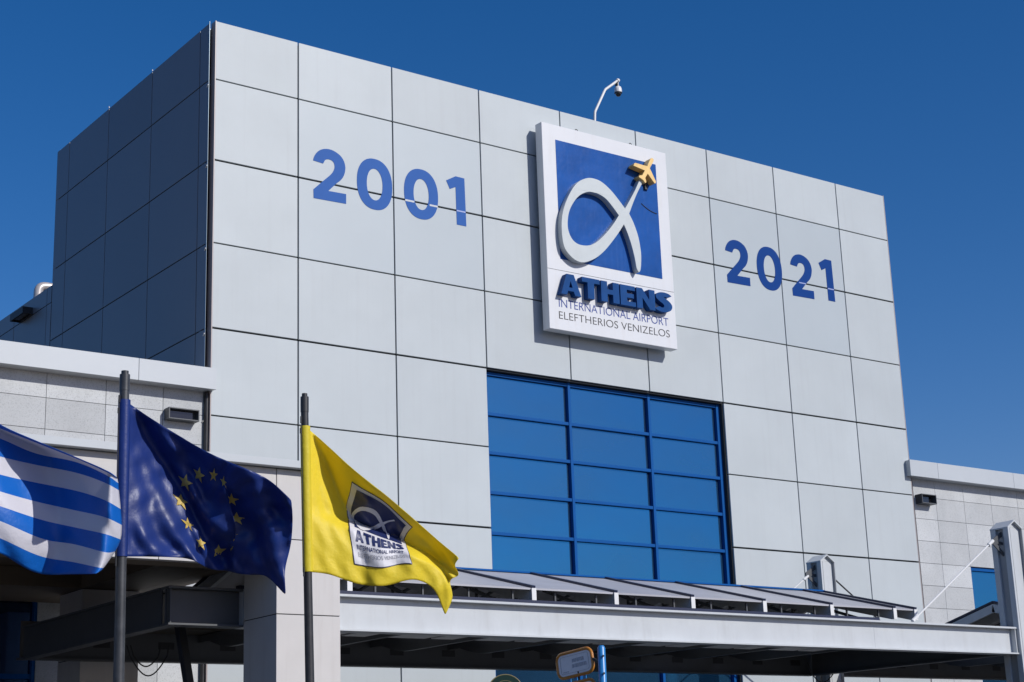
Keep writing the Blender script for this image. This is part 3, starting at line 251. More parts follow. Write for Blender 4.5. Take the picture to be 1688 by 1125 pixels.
FLAG_EU = [[[-7345,-13007,4218],[-7346,-13007,4288],[-7347,-13006,4357],[-7348,-13006,4427],[-7348,-13006,4497],[-7349,-13005,4566],[-7350,-13005,4635],[-7351,-13005,4704],[-7352,-13004,4772],[-7353,-13004,4842],[-7354,-13004,4911],[-7354,-13003,4982],[-7355,-13003,5053],[-7355,-13003,5125],[-7356,-13003,5196],[-7356,-13003,5267],[-7357,-13002,5337],[-7357,-13002,5407],[-7358,-13002,5477],[-7359,-13002,5548],[-7359,-13002,5619],[-7360,-13001,5691],[-7360,-13001,5764],[-7361,-13001,5837],[-7361,-13001,5910]],[[-7281,-13010,4222],[-7280,-13006,4290],[-7273,-12987,4362],[-7270,-12978,4432],[-7275,-12987,4498],[-7280,-12995,4565],[-7281,-12995,4633],[-7282,-12996,4701],[-7283,-12995,4769],[-7280,-12987,4839],[-7279,-12983,4909],[-7282,-12987,4977],[-7283,-12988,5046],[-7282,-12982,5116],[-7282,-12981,5186],[-7283,-12982,5254],[-7282,-12977,5324],[-7280,-12972,5393],[-7283,-12976,5460],[-7284,-12976,5529],[-7281,-12967,5601],[-7281,-12964,5672],[-7284,-12967,5743],[-7282,-12961,5816],[-7281,-12953,5889]],[[-7215,-13008,4226],[-7205,-12982,4297],[-7193,-12952,4369],[-7190,-12942,4438],[-7204,-12972,4500],[-7219,-13004,4561],[-7220,-13006,4629],[-7218,-12997,4697],[-7221,-13004,4764],[-7221,-13002,4832],[-7213,-12981,4903],[-7212,-12975,4972],[-7218,-12988,5036],[-7219,-12987,5104],[-7215,-12976,5173],[-7217,-12978,5239],[-7214,-12970,5307],[-7200,-12935,5381],[-7193,-12916,5452],[-7203,-12936,5514],[-7207,-12942,5581],[-7200,-12920,5655],[-7207,-12930,5722],[-7211,-12935,5791],[-7213,-12936,5861]],[[-7131,-12966,4237],[-7120,-12939,4307],[-7140,-12980,4366],[-7159,-13021,4424],[-7162,-13027,4489],[-7161,-13022,4556],[-7160,-13016,4623],[-7152,-12997,4694],[-7151,-12994,4761],[-7161,-13014,4824],[-7161,-13011,4891],[-7146,-12976,4963],[-7138,-12956,5033],[-7135,-12946,5100],[-7126,-12921,5170],[-7122,-12909,5238],[-7135,-12937,5296],[-7144,-12955,5356],[-7132,-12925,5427],[-7116,-12883,5502],[-7126,-12900,5565],[-7121,-12884,5636],[-7124,-12883,5704],[-7142,-12918,5764],[-7180,-12997,5812]],[[-7061,-12961,4241],[-7062,-12960,4306],[-7086,-13013,4361],[-7109,-13060,4417],[-7103,-13045,4483],[-7085,-13002,4555],[-7081,-12989,4623],[-7078,-12981,4691],[-7067,-12954,4762],[-7065,-12947,4829],[-7071,-12959,4892],[-7068,-12948,4958],[-7058,-12923,5027],[-7060,-12925,5090],[-7065,-12934,5151],[-7061,-12922,5217],[-7057,-12910,5282],[-7055,-12901,5346],[-7049,-12885,5412],[-7052,-12886,5476],[-7046,-12866,5545],[-7052,-12873,5610],[-7053,-12868,5677],[-7086,-12935,5728],[-7130,-13026,5771]],[[-7005,-12997,4238],[-7022,-13030,4295],[-7019,-13022,4358],[-7011,-13000,4424],[-7004,-12981,4490],[-6993,-12952,4558],[-6992,-12945,4623],[-7000,-12961,4685],[-6998,-12952,4752],[-6985,-12920,4822],[-6984,-12915,4887],[-6994,-12933,4946],[-6996,-12934,5008],[-6996,-12931,5070],[-7000,-12937,5131],[-6991,-12913,5197],[-6970,-12863,5269],[-6966,-12852,5333],[-6979,-12876,5389],[-6966,-12844,5458],[-6964,-12834,5524],[-6995,-12896,5574],[-7024,-12955,5625],[-7044,-12990,5681],[-7076,-13055,5729]],[[-6932,-13009,4239],[-6950,-13045,4293],[-6931,-12998,4360],[-6903,-12931,4431],[-6901,-12923,4493],[-6909,-12937,4551],[-6914,-12940,4613],[-6923,-12954,4672],[-6936,-12977,4730],[-6936,-12969,4794],[-6927,-12944,4860],[-6926,-12937,4923],[-6924,-12927,4986],[-6908,-12887,5055],[-6896,-12858,5122],[-6903,-12869,5181],[-6911,-12885,5238],[-6903,-12865,5302],[-6884,-12821,5373],[-6884,-12819,5435],[-6914,-12882,5482],[-6930,-12913,5538],[-6983,-13025,5574],[-7002,-13063,5628],[-7022,-13103,5680]],[[-6836,-12984,4246],[-6829,-12963,4306],[-6818,-12935,4368],[-6812,-12918,4428],[-6827,-12945,4480],[-6850,-12986,4531],[-6859,-12999,4587],[-6858,-12983,4649],[-6864,-12985,4708],[-6873,-12994,4765],[-6865,-12969,4829],[-6848,-12925,4898],[-6836,-12892,4965],[-6823,-12857,5033],[-6811,-12826,5100],[-6818,-12839,5157],[-6830,-12865,5212],[-6814,-12829,5280],[-6803,-12805,5346],[-6841,-12888,5387],[-6867,-12945,5435],[-6884,-12979,5488],[-6917,-13052,5532],[-6928,-13076,5587],[-6943,-13107,5640]],[[-6740,-12964,4252],[-6710,-12892,4317],[-6713,-12894,4371],[-6741,-12950,4415],[-6768,-13000,4460],[-6785,-13027,4510],[-6799,-13044,4562],[-6798,-13025,4621],[-6786,-12983,4684],[-6783,-12962,4745],[-6779,-12941,4806],[-6764,-12898,4874],[-6753,-12867,4939],[-6758,-12871,4999],[-6756,-12863,5061],[-6739,-12824,5129],[-6724,-12789,5197],[-6728,-12800,5255],[-6759,-12869,5300],[-6788,-12934,5345],[-6812,-12989,5392],[-6848,-13072,5432],[-6845,-13068,5492],[-6833,-13044,5556],[-6856,-13099,5602]],[[-6651,-12949,4254],[-6639,-12917,4310],[-6651,-12936,4358],[-6680,-12992,4399],[-6697,-13021,4446],[-6693,-13000,4501],[-6700,-12999,4553],[-6714,-13008,4603],[-6711,-12979,4661],[-6699,-12936,4723],[-6697,-12915,4783],[-6694,-12899,4844],[-6687,-12874,4908],[-6687,-12868,4969],[-6687,-12862,5031],[-6666,-12813,5100],[-6657,-12795,5164],[-6686,-12860,5211],[-6717,-12932,5255],[-6723,-12950,5310],[-6744,-13000,5357],[-6777,-13079,5397],[-6765,-13061,5458],[-6764,-13067,5514],[-6792,-13135,5556]],[[-6574,-12941,4251],[-6599,-12986,4293],[-6611,-13006,4339],[-6612,-13001,4389],[-6611,-12989,4440],[-6598,-12949,4497],[-6593,-12919,4551],[-6610,-12932,4599],[-6629,-12948,4646],[-6633,-12935,4700],[-6635,-12923,4756],[-6642,-12926,4813],[-6636,-12902,4876],[-6613,-12846,4946],[-6598,-12808,5014],[-6611,-12835,5068],[-6638,-12894,5115],[-6661,-12947,5163],[-6673,-12978,5216],[-6670,-12978,5274],[-6671,-12988,5330],[-6679,-13015,5381],[-6688,-13046,5430],[-6717,-13119,5469],[-6740,-13179,5512]],[[-6531,-12977,4235],[-6555,-13019,4277],[-6553,-13007,4327],[-6528,-12948,4385],[-6521,-12923,4438],[-6525,-12918,4487],[-6528,-12904,4538],[-6533,-12892,4588],[-6553,-12910,4634],[-6572,-12929,4681],[-6578,-12926,4734],[-6581,-12919,4791],[-6578,-12902,4852],[-6558,-12851,4921],[-6554,-12837,4983],[-6583,-12898,5029],[-6622,-12983,5070],[-6631,-13008,5123],[-6617,-12984,5186],[-6610,-12978,5246],[-6618,-13005,5297],[-6618,-13016,5352],[-6625,-13043,5402],[-6663,-13138,5436],[-6688,-13202,5477]],[[-6511,-13039,4210],[-6498,-13004,4264],[-6475,-12946,4321],[-6452,-12889,4379],[-6452,-12879,4429],[-6471,-12906,4473],[-6493,-12933,4516],[-6500,-12924,4565],[-6504,-12910,4615],[-6516,-12917,4663],[-6518,-12906,4717],[-6506,-12868,4779],[-6506,-12859,4838],[-6529,-12901,4887],[-6550,-12941,4937],[-6574,-12991,4984],[-6599,-13048,5030],[-6586,-13027,5091],[-6548,-12954,5165],[-6548,-12963,5220],[-6583,-13048,5259],[-6588,-13071,5311],[-6585,-13078,5367],[-6616,-13157,5406],[-6641,-13222,5447]],[[-6464,-13031,4192],[-6431,-12952,4253],[-6407,-12892,4312],[-6412,-12892,4361],[-6427,-12913,4407],[-6435,-12916,4455],[-6454,-12938,4498],[-6469,-12950,4542],[-6467,-12927,4594],[-6464,-12903,4647],[-6459,-12881,4702],[-6453,-12857,4761],[-6463,-12868,4814],[-6496,-12933,4858],[-6540,-13021,4898],[-6562,-13069,4944],[-6556,-13062,5001],[-6529,-13012,5068],[-6509,-12979,5132],[-6516,-13005,5184],[-6540,-13067,5228],[-6552,-13104,5277],[-6559,-13131,5330],[-6582,-13194,5374],[-6604,-13253,5418]],[[-6378,-12933,4188],[-6362,-12888,4244],[-6362,-12879,4296],[-6391,-12928,4338],[-6420,-12976,4380],[-6414,-12952,4433],[-6408,-12925,4485],[-6418,-12929,4531],[-6419,-12916,4580],[-6407,-12878,4635],[-6415,-12882,4685],[-6438,-12921,4731],[-6453,-12945,4781],[-6474,-12983,4829],[-6505,-13045,4872],[-6512,-13061,4924],[-6490,-13022,4987],[-6480,-13008,5045],[-6495,-13050,5092],[-6508,-13089,5140],[-6510,-13104,5195],[-6513,-13122,5250],[-6530,-13172,5298],[-6553,-13233,5344],[-6567,-13276,5393]],[[-6299,-12850,4182],[-6312,-12865,4231],[-6333,-12899,4278],[-6352,-12928,4324],[-6375,-12966,4369],[-6377,-12959,4419],[-6367,-12926,4472],[-6363,-12905,4523],[-6365,-12898,4570],[-6374,-12905,4617],[-6388,-12926,4663],[-6417,-12978,4706],[-6450,-13037,4748],[-6460,-13053,4800],[-6452,-13032,4858],[-6443,-13015,4915],[-6441,-13015,4969],[-6442,-13025,5021],[-6463,-13079,5065],[-6491,-13146,5106],[-6495,-13166,5160],[-6488,-13165,5219],[-6506,-13215,5268],[-6530,-13279,5314],[-6534,-13300,5369]],[[-6258,-12849,4169],[-6283,-12891,4215],[-6300,-12919,4264],[-6293,-12896,4320],[-6294,-12888,4373],[-6305,-12904,4421],[-6316,-12919,4466],[-6320,-12917,4513],[-6340,-12951,4553],[-6366,-12995,4592],[-6379,-13014,4638],[-6394,-13037,4685],[-6416,-13072,4732],[-6417,-13066,4786],[-6400,-13026,4848],[-6398,-13021,4902],[-6413,-13053,4948],[-6418,-13070,4997],[-6426,-13093,5046],[-6448,-13147,5090],[-6466,-13195,5137],[-6469,-13214,5191],[-6485,-13261,5241],[-6514,-13334,5285],[-6518,-13357,5339]],[[-6234,-12891,4155],[-6241,-12904,4207],[-6236,-12891,4264],[-6224,-12863,4323],[-6219,-12851,4378],[-6225,-12860,4428],[-6255,-12917,4466],[-6290,-12985,4500],[-6314,-13030,4537],[-6345,-13086,4574],[-6370,-13130,4615],[-6369,-13115,4668],[-6355,-13072,4729],[-6355,-13059,4785],[-6360,-13057,4838],[-6361,-13054,4891],[-6381,-13090,4935],[-6403,-13133,4978],[-6407,-13145,5027],[-6408,-13150,5080],[-6423,-13189,5127],[-6440,-13236,5175],[-6459,-13291,5221],[-6487,-13364,5264],[-6504,-13414,5311]],[[-6204,-12918,4148],[-6176,-12873,4211],[-6144,-12820,4277],[-6144,-12831,4332],[-6164,-12880,4379],[-6178,-12915,4425],[-6211,-12986,4461],[-6247,-13063,4493],[-6270,-13109,4530],[-6290,-13146,4569],[-6311,-13177,4612],[-6315,-13167,4664],[-6308,-13128,4724],[-6311,-13110,4781],[-6320,-13108,4834],[-6327,-13105,4886],[-6344,-13125,4932],[-6372,-13168,4973],[-6390,-13196,5017],[-6388,-13189,5070],[-6391,-13199,5122],[-6409,-13249,5166],[-6433,-13313,5208],[-6452,-13370,5252],[-6470,-13422,5296]],[[-6155,-12909,4149],[-6113,-12847,4217],[-6075,-12797,4285],[-6076,-12825,4340],[-6123,-12941,4378],[-6154,-13020,4418],[-6171,-13067,4458],[-6198,-13131,4492],[-6220,-13179,4527],[-6218,-13174,4573],[-6220,-13164,4623],[-6247,-13193,4669],[-6270,-13207,4719],[-6276,-13181,4777],[-6287,-13170,4831],[-6307,-13184,4879],[-6327,-13195,4925],[-6340,-13197,4973],[-6357,-13211,5018],[-6367,-13220,5066],[-6371,-13229,5115],[-6385,-13269,5159],[-6414,-13344,5196],[-6429,-13395,5238],[-6432,-13417,5286]],[[-6090,-12865,4155],[-6065,-12849,4219],[-6055,-12864,4278],[-6064,-12917,4331],[-6094,-13007,4375],[-6114,-13069,4419],[-6128,-13117,4459],[-6142,-13159,4497],[-6154,-13192,4534],[-6162,-13205,4576],[-6170,-13209,4623],[-6193,-13223,4672],[-6221,-13239,4722],[-6240,-13231,4777],[-6256,-13221,4830],[-6289,-13251,4874],[-6326,-13289,4913],[-6334,-13269,4964],[-6331,-13234,5018],[-6340,-13233,5065],[-6352,-13255,5110],[-6363,-13288,5153],[-6390,-13361,5187],[-6414,-13433,5222],[-6414,-13450,5269]],[[-6031,-12832,4158],[-6034,-12871,4215],[-6067,-12971,4263],[-6080,-13030,4316],[-6082,-13062,4371],[-6085,-13091,4421],[-6097,-13133,4462],[-6095,-13146,4504],[-6103,-13173,4541],[-6138,-13242,4573],[-6165,-13281,4613],[-6174,-13270,4666],[-6190,-13260,4721],[-6214,-13262,4774],[-6235,-13260,4825],[-6266,-13283,4870],[-6314,-13339,4905],[-6338,-13346,4949],[-6329,-13296,5004],[-6324,-13265,5057],[-6338,-13289,5100],[-6348,-13321,5141],[-6361,-13368,5180],[-6384,-13439,5213],[-6397,-13484,5251]],[[-6013,-12879,4145],[-6040,-12948,4198],[-6062,-13006,4254],[-6077,-13051,4310],[-6086,-13081,4366],[-6086,-13093,4419],[-6098,-13127,4461],[-6110,-13163,4497],[-6119,-13190,4533],[-6140,-13231,4568],[-6167,-13275,4607],[-6181,-13280,4657],[-6186,-13259,4713],[-6205,-13262,4765],[-6232,-13281,4813],[-6254,-13295,4859],[-6287,-13327,4899],[-6318,-13353,4939],[-6325,-13340,4986],[-6320,-13313,5038],[-6331,-13334,5081],[-6345,-13379,5119],[-6350,-13411,5160],[-6353,-13442,5202],[-6363,-13486,5240]],[[-6024,-12981,4120],[-6053,-13019,4178],[-6057,-13003,4247],[-6070,-13006,4311],[-6086,-13020,4370],[-6106,-13046,4421],[-6127,-13083,4461],[-6152,-13135,4493],[-6165,-13163,4526],[-6163,-13160,4567],[-6168,-13166,4612],[-6178,-13178,4660],[-6178,-13167,4714],[-6182,-13166,4767],[-6207,-13202,4811],[-6232,-13239,4853],[-6249,-13253,4897],[-6272,-13280,4937],[-6301,-13321,4975],[-6314,-13343,5017],[-6322,-13366,5060],[-6341,-13424,5097],[-6355,-13479,5134],[-6348,-13494,5180],[-6337,-13499,5228]],[[-5998,-13013,4107],[-6039,-13041,4167],[-6060,-13028,4234],[-6071,-12997,4304],[-6089,-12989,4367],[-6126,-13029,4415],[-6147,-13053,4456],[-6168,-13086,4490],[-6193,-13135,4519],[-6198,-13146,4557],[-6187,-13124,4606],[-6179,-13115,4656],[-6174,-13112,4708],[-6164,-13103,4762],[-6171,-13123,4810],[-6198,-13179,4848],[-6221,-13219,4887],[-6241,-13252,4927],[-6271,-13307,4963],[-6297,-13364,4998],[-6304,-13393,5041],[-6315,-13439,5080],[-6338,-13513,5114],[-6346,-13560,5154],[-6330,-13556,5205]],[[-5958,-13019,4102],[-5989,-13026,4163],[-6026,-13039,4225],[-6053,-13034,4289],[-6078,-13035,4349],[-6116,-13075,4396],[-6133,-13089,4439],[-6137,-13087,4481],[-6151,-13113,4515],[-6167,-13146,4549],[-6164,-13142,4595],[-6151,-13124,4647],[-6147,-13129,4697],[-6144,-13136,4746],[-6140,-13138,4797],[-6153,-13169,4839],[-6181,-13226,4876],[-6210,-13282,4912],[-6235,-13332,4949],[-6262,-13391,4984],[-6278,-13438,5022],[-6284,-13472,5064],[-6295,-13521,5102],[-6313,-13583,5137],[-6314,-13609,5181]],[[-5937,-13067,4093],[-5937,-13025,4159],[-5971,-13044,4217],[-6015,-13086,4271],[-6035,-13086,4328],[-6059,-13107,4377],[-6081,-13136,4420],[-6083,-13134,4463],[-6076,-13119,4508],[-6080,-13129,4549],[-6087,-13144,4592],[-6084,-13141,4641],[-6086,-13152,4688],[-6102,-13190,4731],[-6110,-13212,4775],[-6111,-13216,4823],[-6125,-13242,4866],[-6158,-13305,4901],[-6185,-13360,4937],[-6209,-13410,4974],[-6234,-13472,5008],[-6254,-13529,5043],[-6259,-13558,5084],[-6266,-13593,5124],[-6275,-13630,5162]],[[-5911,-13108,4086],[-5918,-13092,4145],[-5942,-13107,4200],[-5973,-13137,4252],[-5987,-13138,4306],[-5998,-13142,4358],[-6014,-13164,4403],[-6026,-13186,4445],[-6019,-13175,4492],[-6007,-13155,4541],[-6011,-13162,4587],[-6019,-13176,4632],[-6024,-13187,4678],[-6044,-13226,4718],[-6072,-13281,4756],[-6084,-13303,4799],[-6086,-13303,4847],[-6107,-13343,4887],[-6136,-13398,4923],[-6154,-13434,4962],[-6173,-13479,4999],[-6206,-13556,5028],[-6227,-13610,5061],[-6229,-13629,5102],[-6232,-13649,5143]],[[-5879,-13136,4082],[-5915,-13181,4128],[-5938,-13200,4179],[-5957,-13212,4231],[-5970,-13217,4282],[-5975,-13213,4334],[-5969,-13195,4386],[-5972,-13201,4434],[-5977,-13215,4479],[-5970,-13205,4528],[-5968,-13202,4576],[-5982,-13229,4618],[-5995,-13252,4660],[-6004,-13270,4703],[-6027,-13314,4741],[-6053,-13364,4778],[-6062,-13380,4822],[-6075,-13404,4864],[-6101,-13456,4901],[-6121,-13495,4939],[-6125,-13510,4980],[-6145,-13557,5015],[-6176,-13626,5043],[-6190,-13664,5079],[-6190,-13674,5120]],[[-5868,-13204,4076],[-5901,-13247,4119],[-5931,-13280,4164],[-5944,-13281,4213],[-5950,-13274,4264],[-5958,-13279,4313],[-5944,-13246,4369],[-5923,-13208,4425],[-5922,-13209,4475],[-5926,-13222,4522],[-5929,-13229,4568],[-5946,-13264,4608],[-5974,-13322,4642],[-5992,-13358,4679],[-6001,-13378,4720],[-6020,-13417,4758],[-6038,-13455,4797],[-6051,-13482,4837],[-6071,-13523,4875],[-6095,-13573,4910],[-6102,-13591,4950],[-6100,-13595,4992],[-6111,-13623,5028],[-6126,-13659,5063],[-6127,-13667,5103]],[[-5860,-13281,4067],[-5874,-13286,4113],[-5899,-13309,4156],[-5909,-13307,4203],[-5904,-13278,4254],[-5913,-13285,4302],[-5916,-13287,4352],[-5900,-13257,4409],[-5888,-13239,4464],[-5896,-13260,4511],[-5908,-13287,4554],[-5921,-13319,4593],[-5952,-13384,4624],[-5987,-13458,4652],[-6001,-13491,4689],[-6003,-13502,4731],[-6011,-13524,4771],[-6022,-13549,4811],[-6027,-13564,4853],[-6038,-13591,4891],[-6052,-13623,4927],[-6053,-13630,4967],[-6046,-13622,5010],[-6049,-13634,5048],[-6053,-13645,5087]],[[-5826,-13308,4058],[-5836,-13306,4103],[-5855,-13320,4144],[-5874,-13334,4187],[-5872,-13312,4236],[-5873,-13303,4285],[-5886,-13325,4333],[-5894,-13343,4383],[-5891,-13344,4437],[-5895,-13360,4486],[-5912,-13398,4527],[-5921,-13425,4566],[-5929,-13452,4602],[-5952,-13505,4633],[-5972,-13553,4665],[-5970,-13558,4707],[-5963,-13553,4751],[-5969,-13574,4790],[-5970,-13584,4831],[-5964,-13578,4875],[-5970,-13595,4912],[-5987,-13631,4945],[-5992,-13643,4982],[-5994,-13650,5020],[-6004,-13673,5055]],[[-5768,-13294,4039],[-5792,-13320,4080],[-5814,-13341,4121],[-5844,-13378,4159],[-5864,-13399,4202],[-5869,-13401,4249],[-5871,-13405,4301],[-5885,-13437,4350],[-5894,-13463,4400],[-5895,-13475,4451],[-5904,-13503,4494],[-5916,-13535,4531],[-5910,-13536,4572],[-5900,-13529,4614],[-5902,-13545,4651],[-5900,-13551,4691],[-5887,-13536,4736],[-5890,-13551,4775],[-5906,-13588,4808],[-5909,-13601,4846],[-5907,-13601,4886],[-5925,-13638,4917],[-5949,-13684,4945],[-5962,-13708,4978],[-5976,-13736,5010]],[[-5732,-13325,3998],[-5763,-13366,4038],[-5791,-13400,4079],[-5817,-13434,4120],[-5849,-13482,4160],[-5875,-13525,4202],[-5875,-13529,4255],[-5872,-13535,4309],[-5877,-13558,4360],[-5872,-13563,4413],[-5863,-13558,4462],[-5867,-13576,4503],[-5867,-13589,4542],[-5848,-13564,4587],[-5828,-13538,4632],[-5820,-13533,4673],[-5811,-13524,4715],[-5810,-13529,4754],[-5833,-13579,4783],[-5865,-13643,4808],[-5880,-13674,4839],[-5896,-13704,4869],[-5924,-13756,4894],[-5946,-13796,4921],[-5954,-13810,4954]],[[-5734,-13428,3935],[-5759,-13463,3980],[-5790,-13505,4023],[-5805,-13521,4070],[-5818,-13536,4118],[-5844,-13584,4162],[-5853,-13611,4212],[-5842,-13607,4268],[-5834,-13612,4323],[-5828,-13618,4375],[-5809,-13598,4428],[-5793,-13579,4477],[-5793,-13590,4518],[-5790,-13594,4558],[-5773,-13572,4602],[-5763,-13560,4644],[-5764,-13569,4680],[-5768,-13582,4715],[-5782,-13611,4745],[-5817,-13679,4767],[-5854,-13749,4787],[-5879,-13793,4812],[-5902,-13832,4837],[-5926,-13874,4861],[-5933,-13884,4893]],[[-5744,-13547,3867],[-5758,-13563,3918],[-5782,-13598,3966],[-5796,-13613,4017],[-5786,-13591,4074],[-5784,-13591,4128],[-5789,-13614,4180],[-5780,-13621,4236],[-5765,-13619,4292],[-5762,-13636,4342],[-5759,-13647,4390],[-5742,-13628,4440],[-5731,-13617,4487],[-5736,-13634,4526],[-5736,-13641,4565],[-5730,-13635,4605],[-5737,-13653,4637],[-5757,-13691,4664],[-5768,-13713,4692],[-5782,-13738,4719],[-5810,-13788,4742],[-5838,-13836,4763],[-5853,-13859,4789],[-5870,-13885,4814],[-5884,-13907,4840]],[[-5739,-13636,3806],[-5738,-13630,3864],[-5743,-13630,3921],[-5755,-13646,3976],[-5750,-13636,4034],[-5732,-13610,4094],[-5718,-13605,4152],[-5711,-13621,4207],[-5698,-13628,4262],[-5692,-13644,4313],[-5706,-13687,4356],[-5716,-13719,4398],[-5711,-13718,4444],[-5710,-13723,4486],[-5717,-13741,4523],[-5715,-13740,4561],[-5711,-13735,4595],[-5729,-13768,4620],[-5751,-13805,4642],[-5754,-13810,4671],[-5757,-13812,4700],[-5773,-13835,4724],[-5782,-13845,4751],[-5783,-13841,4780],[-5796,-13858,4805]]]
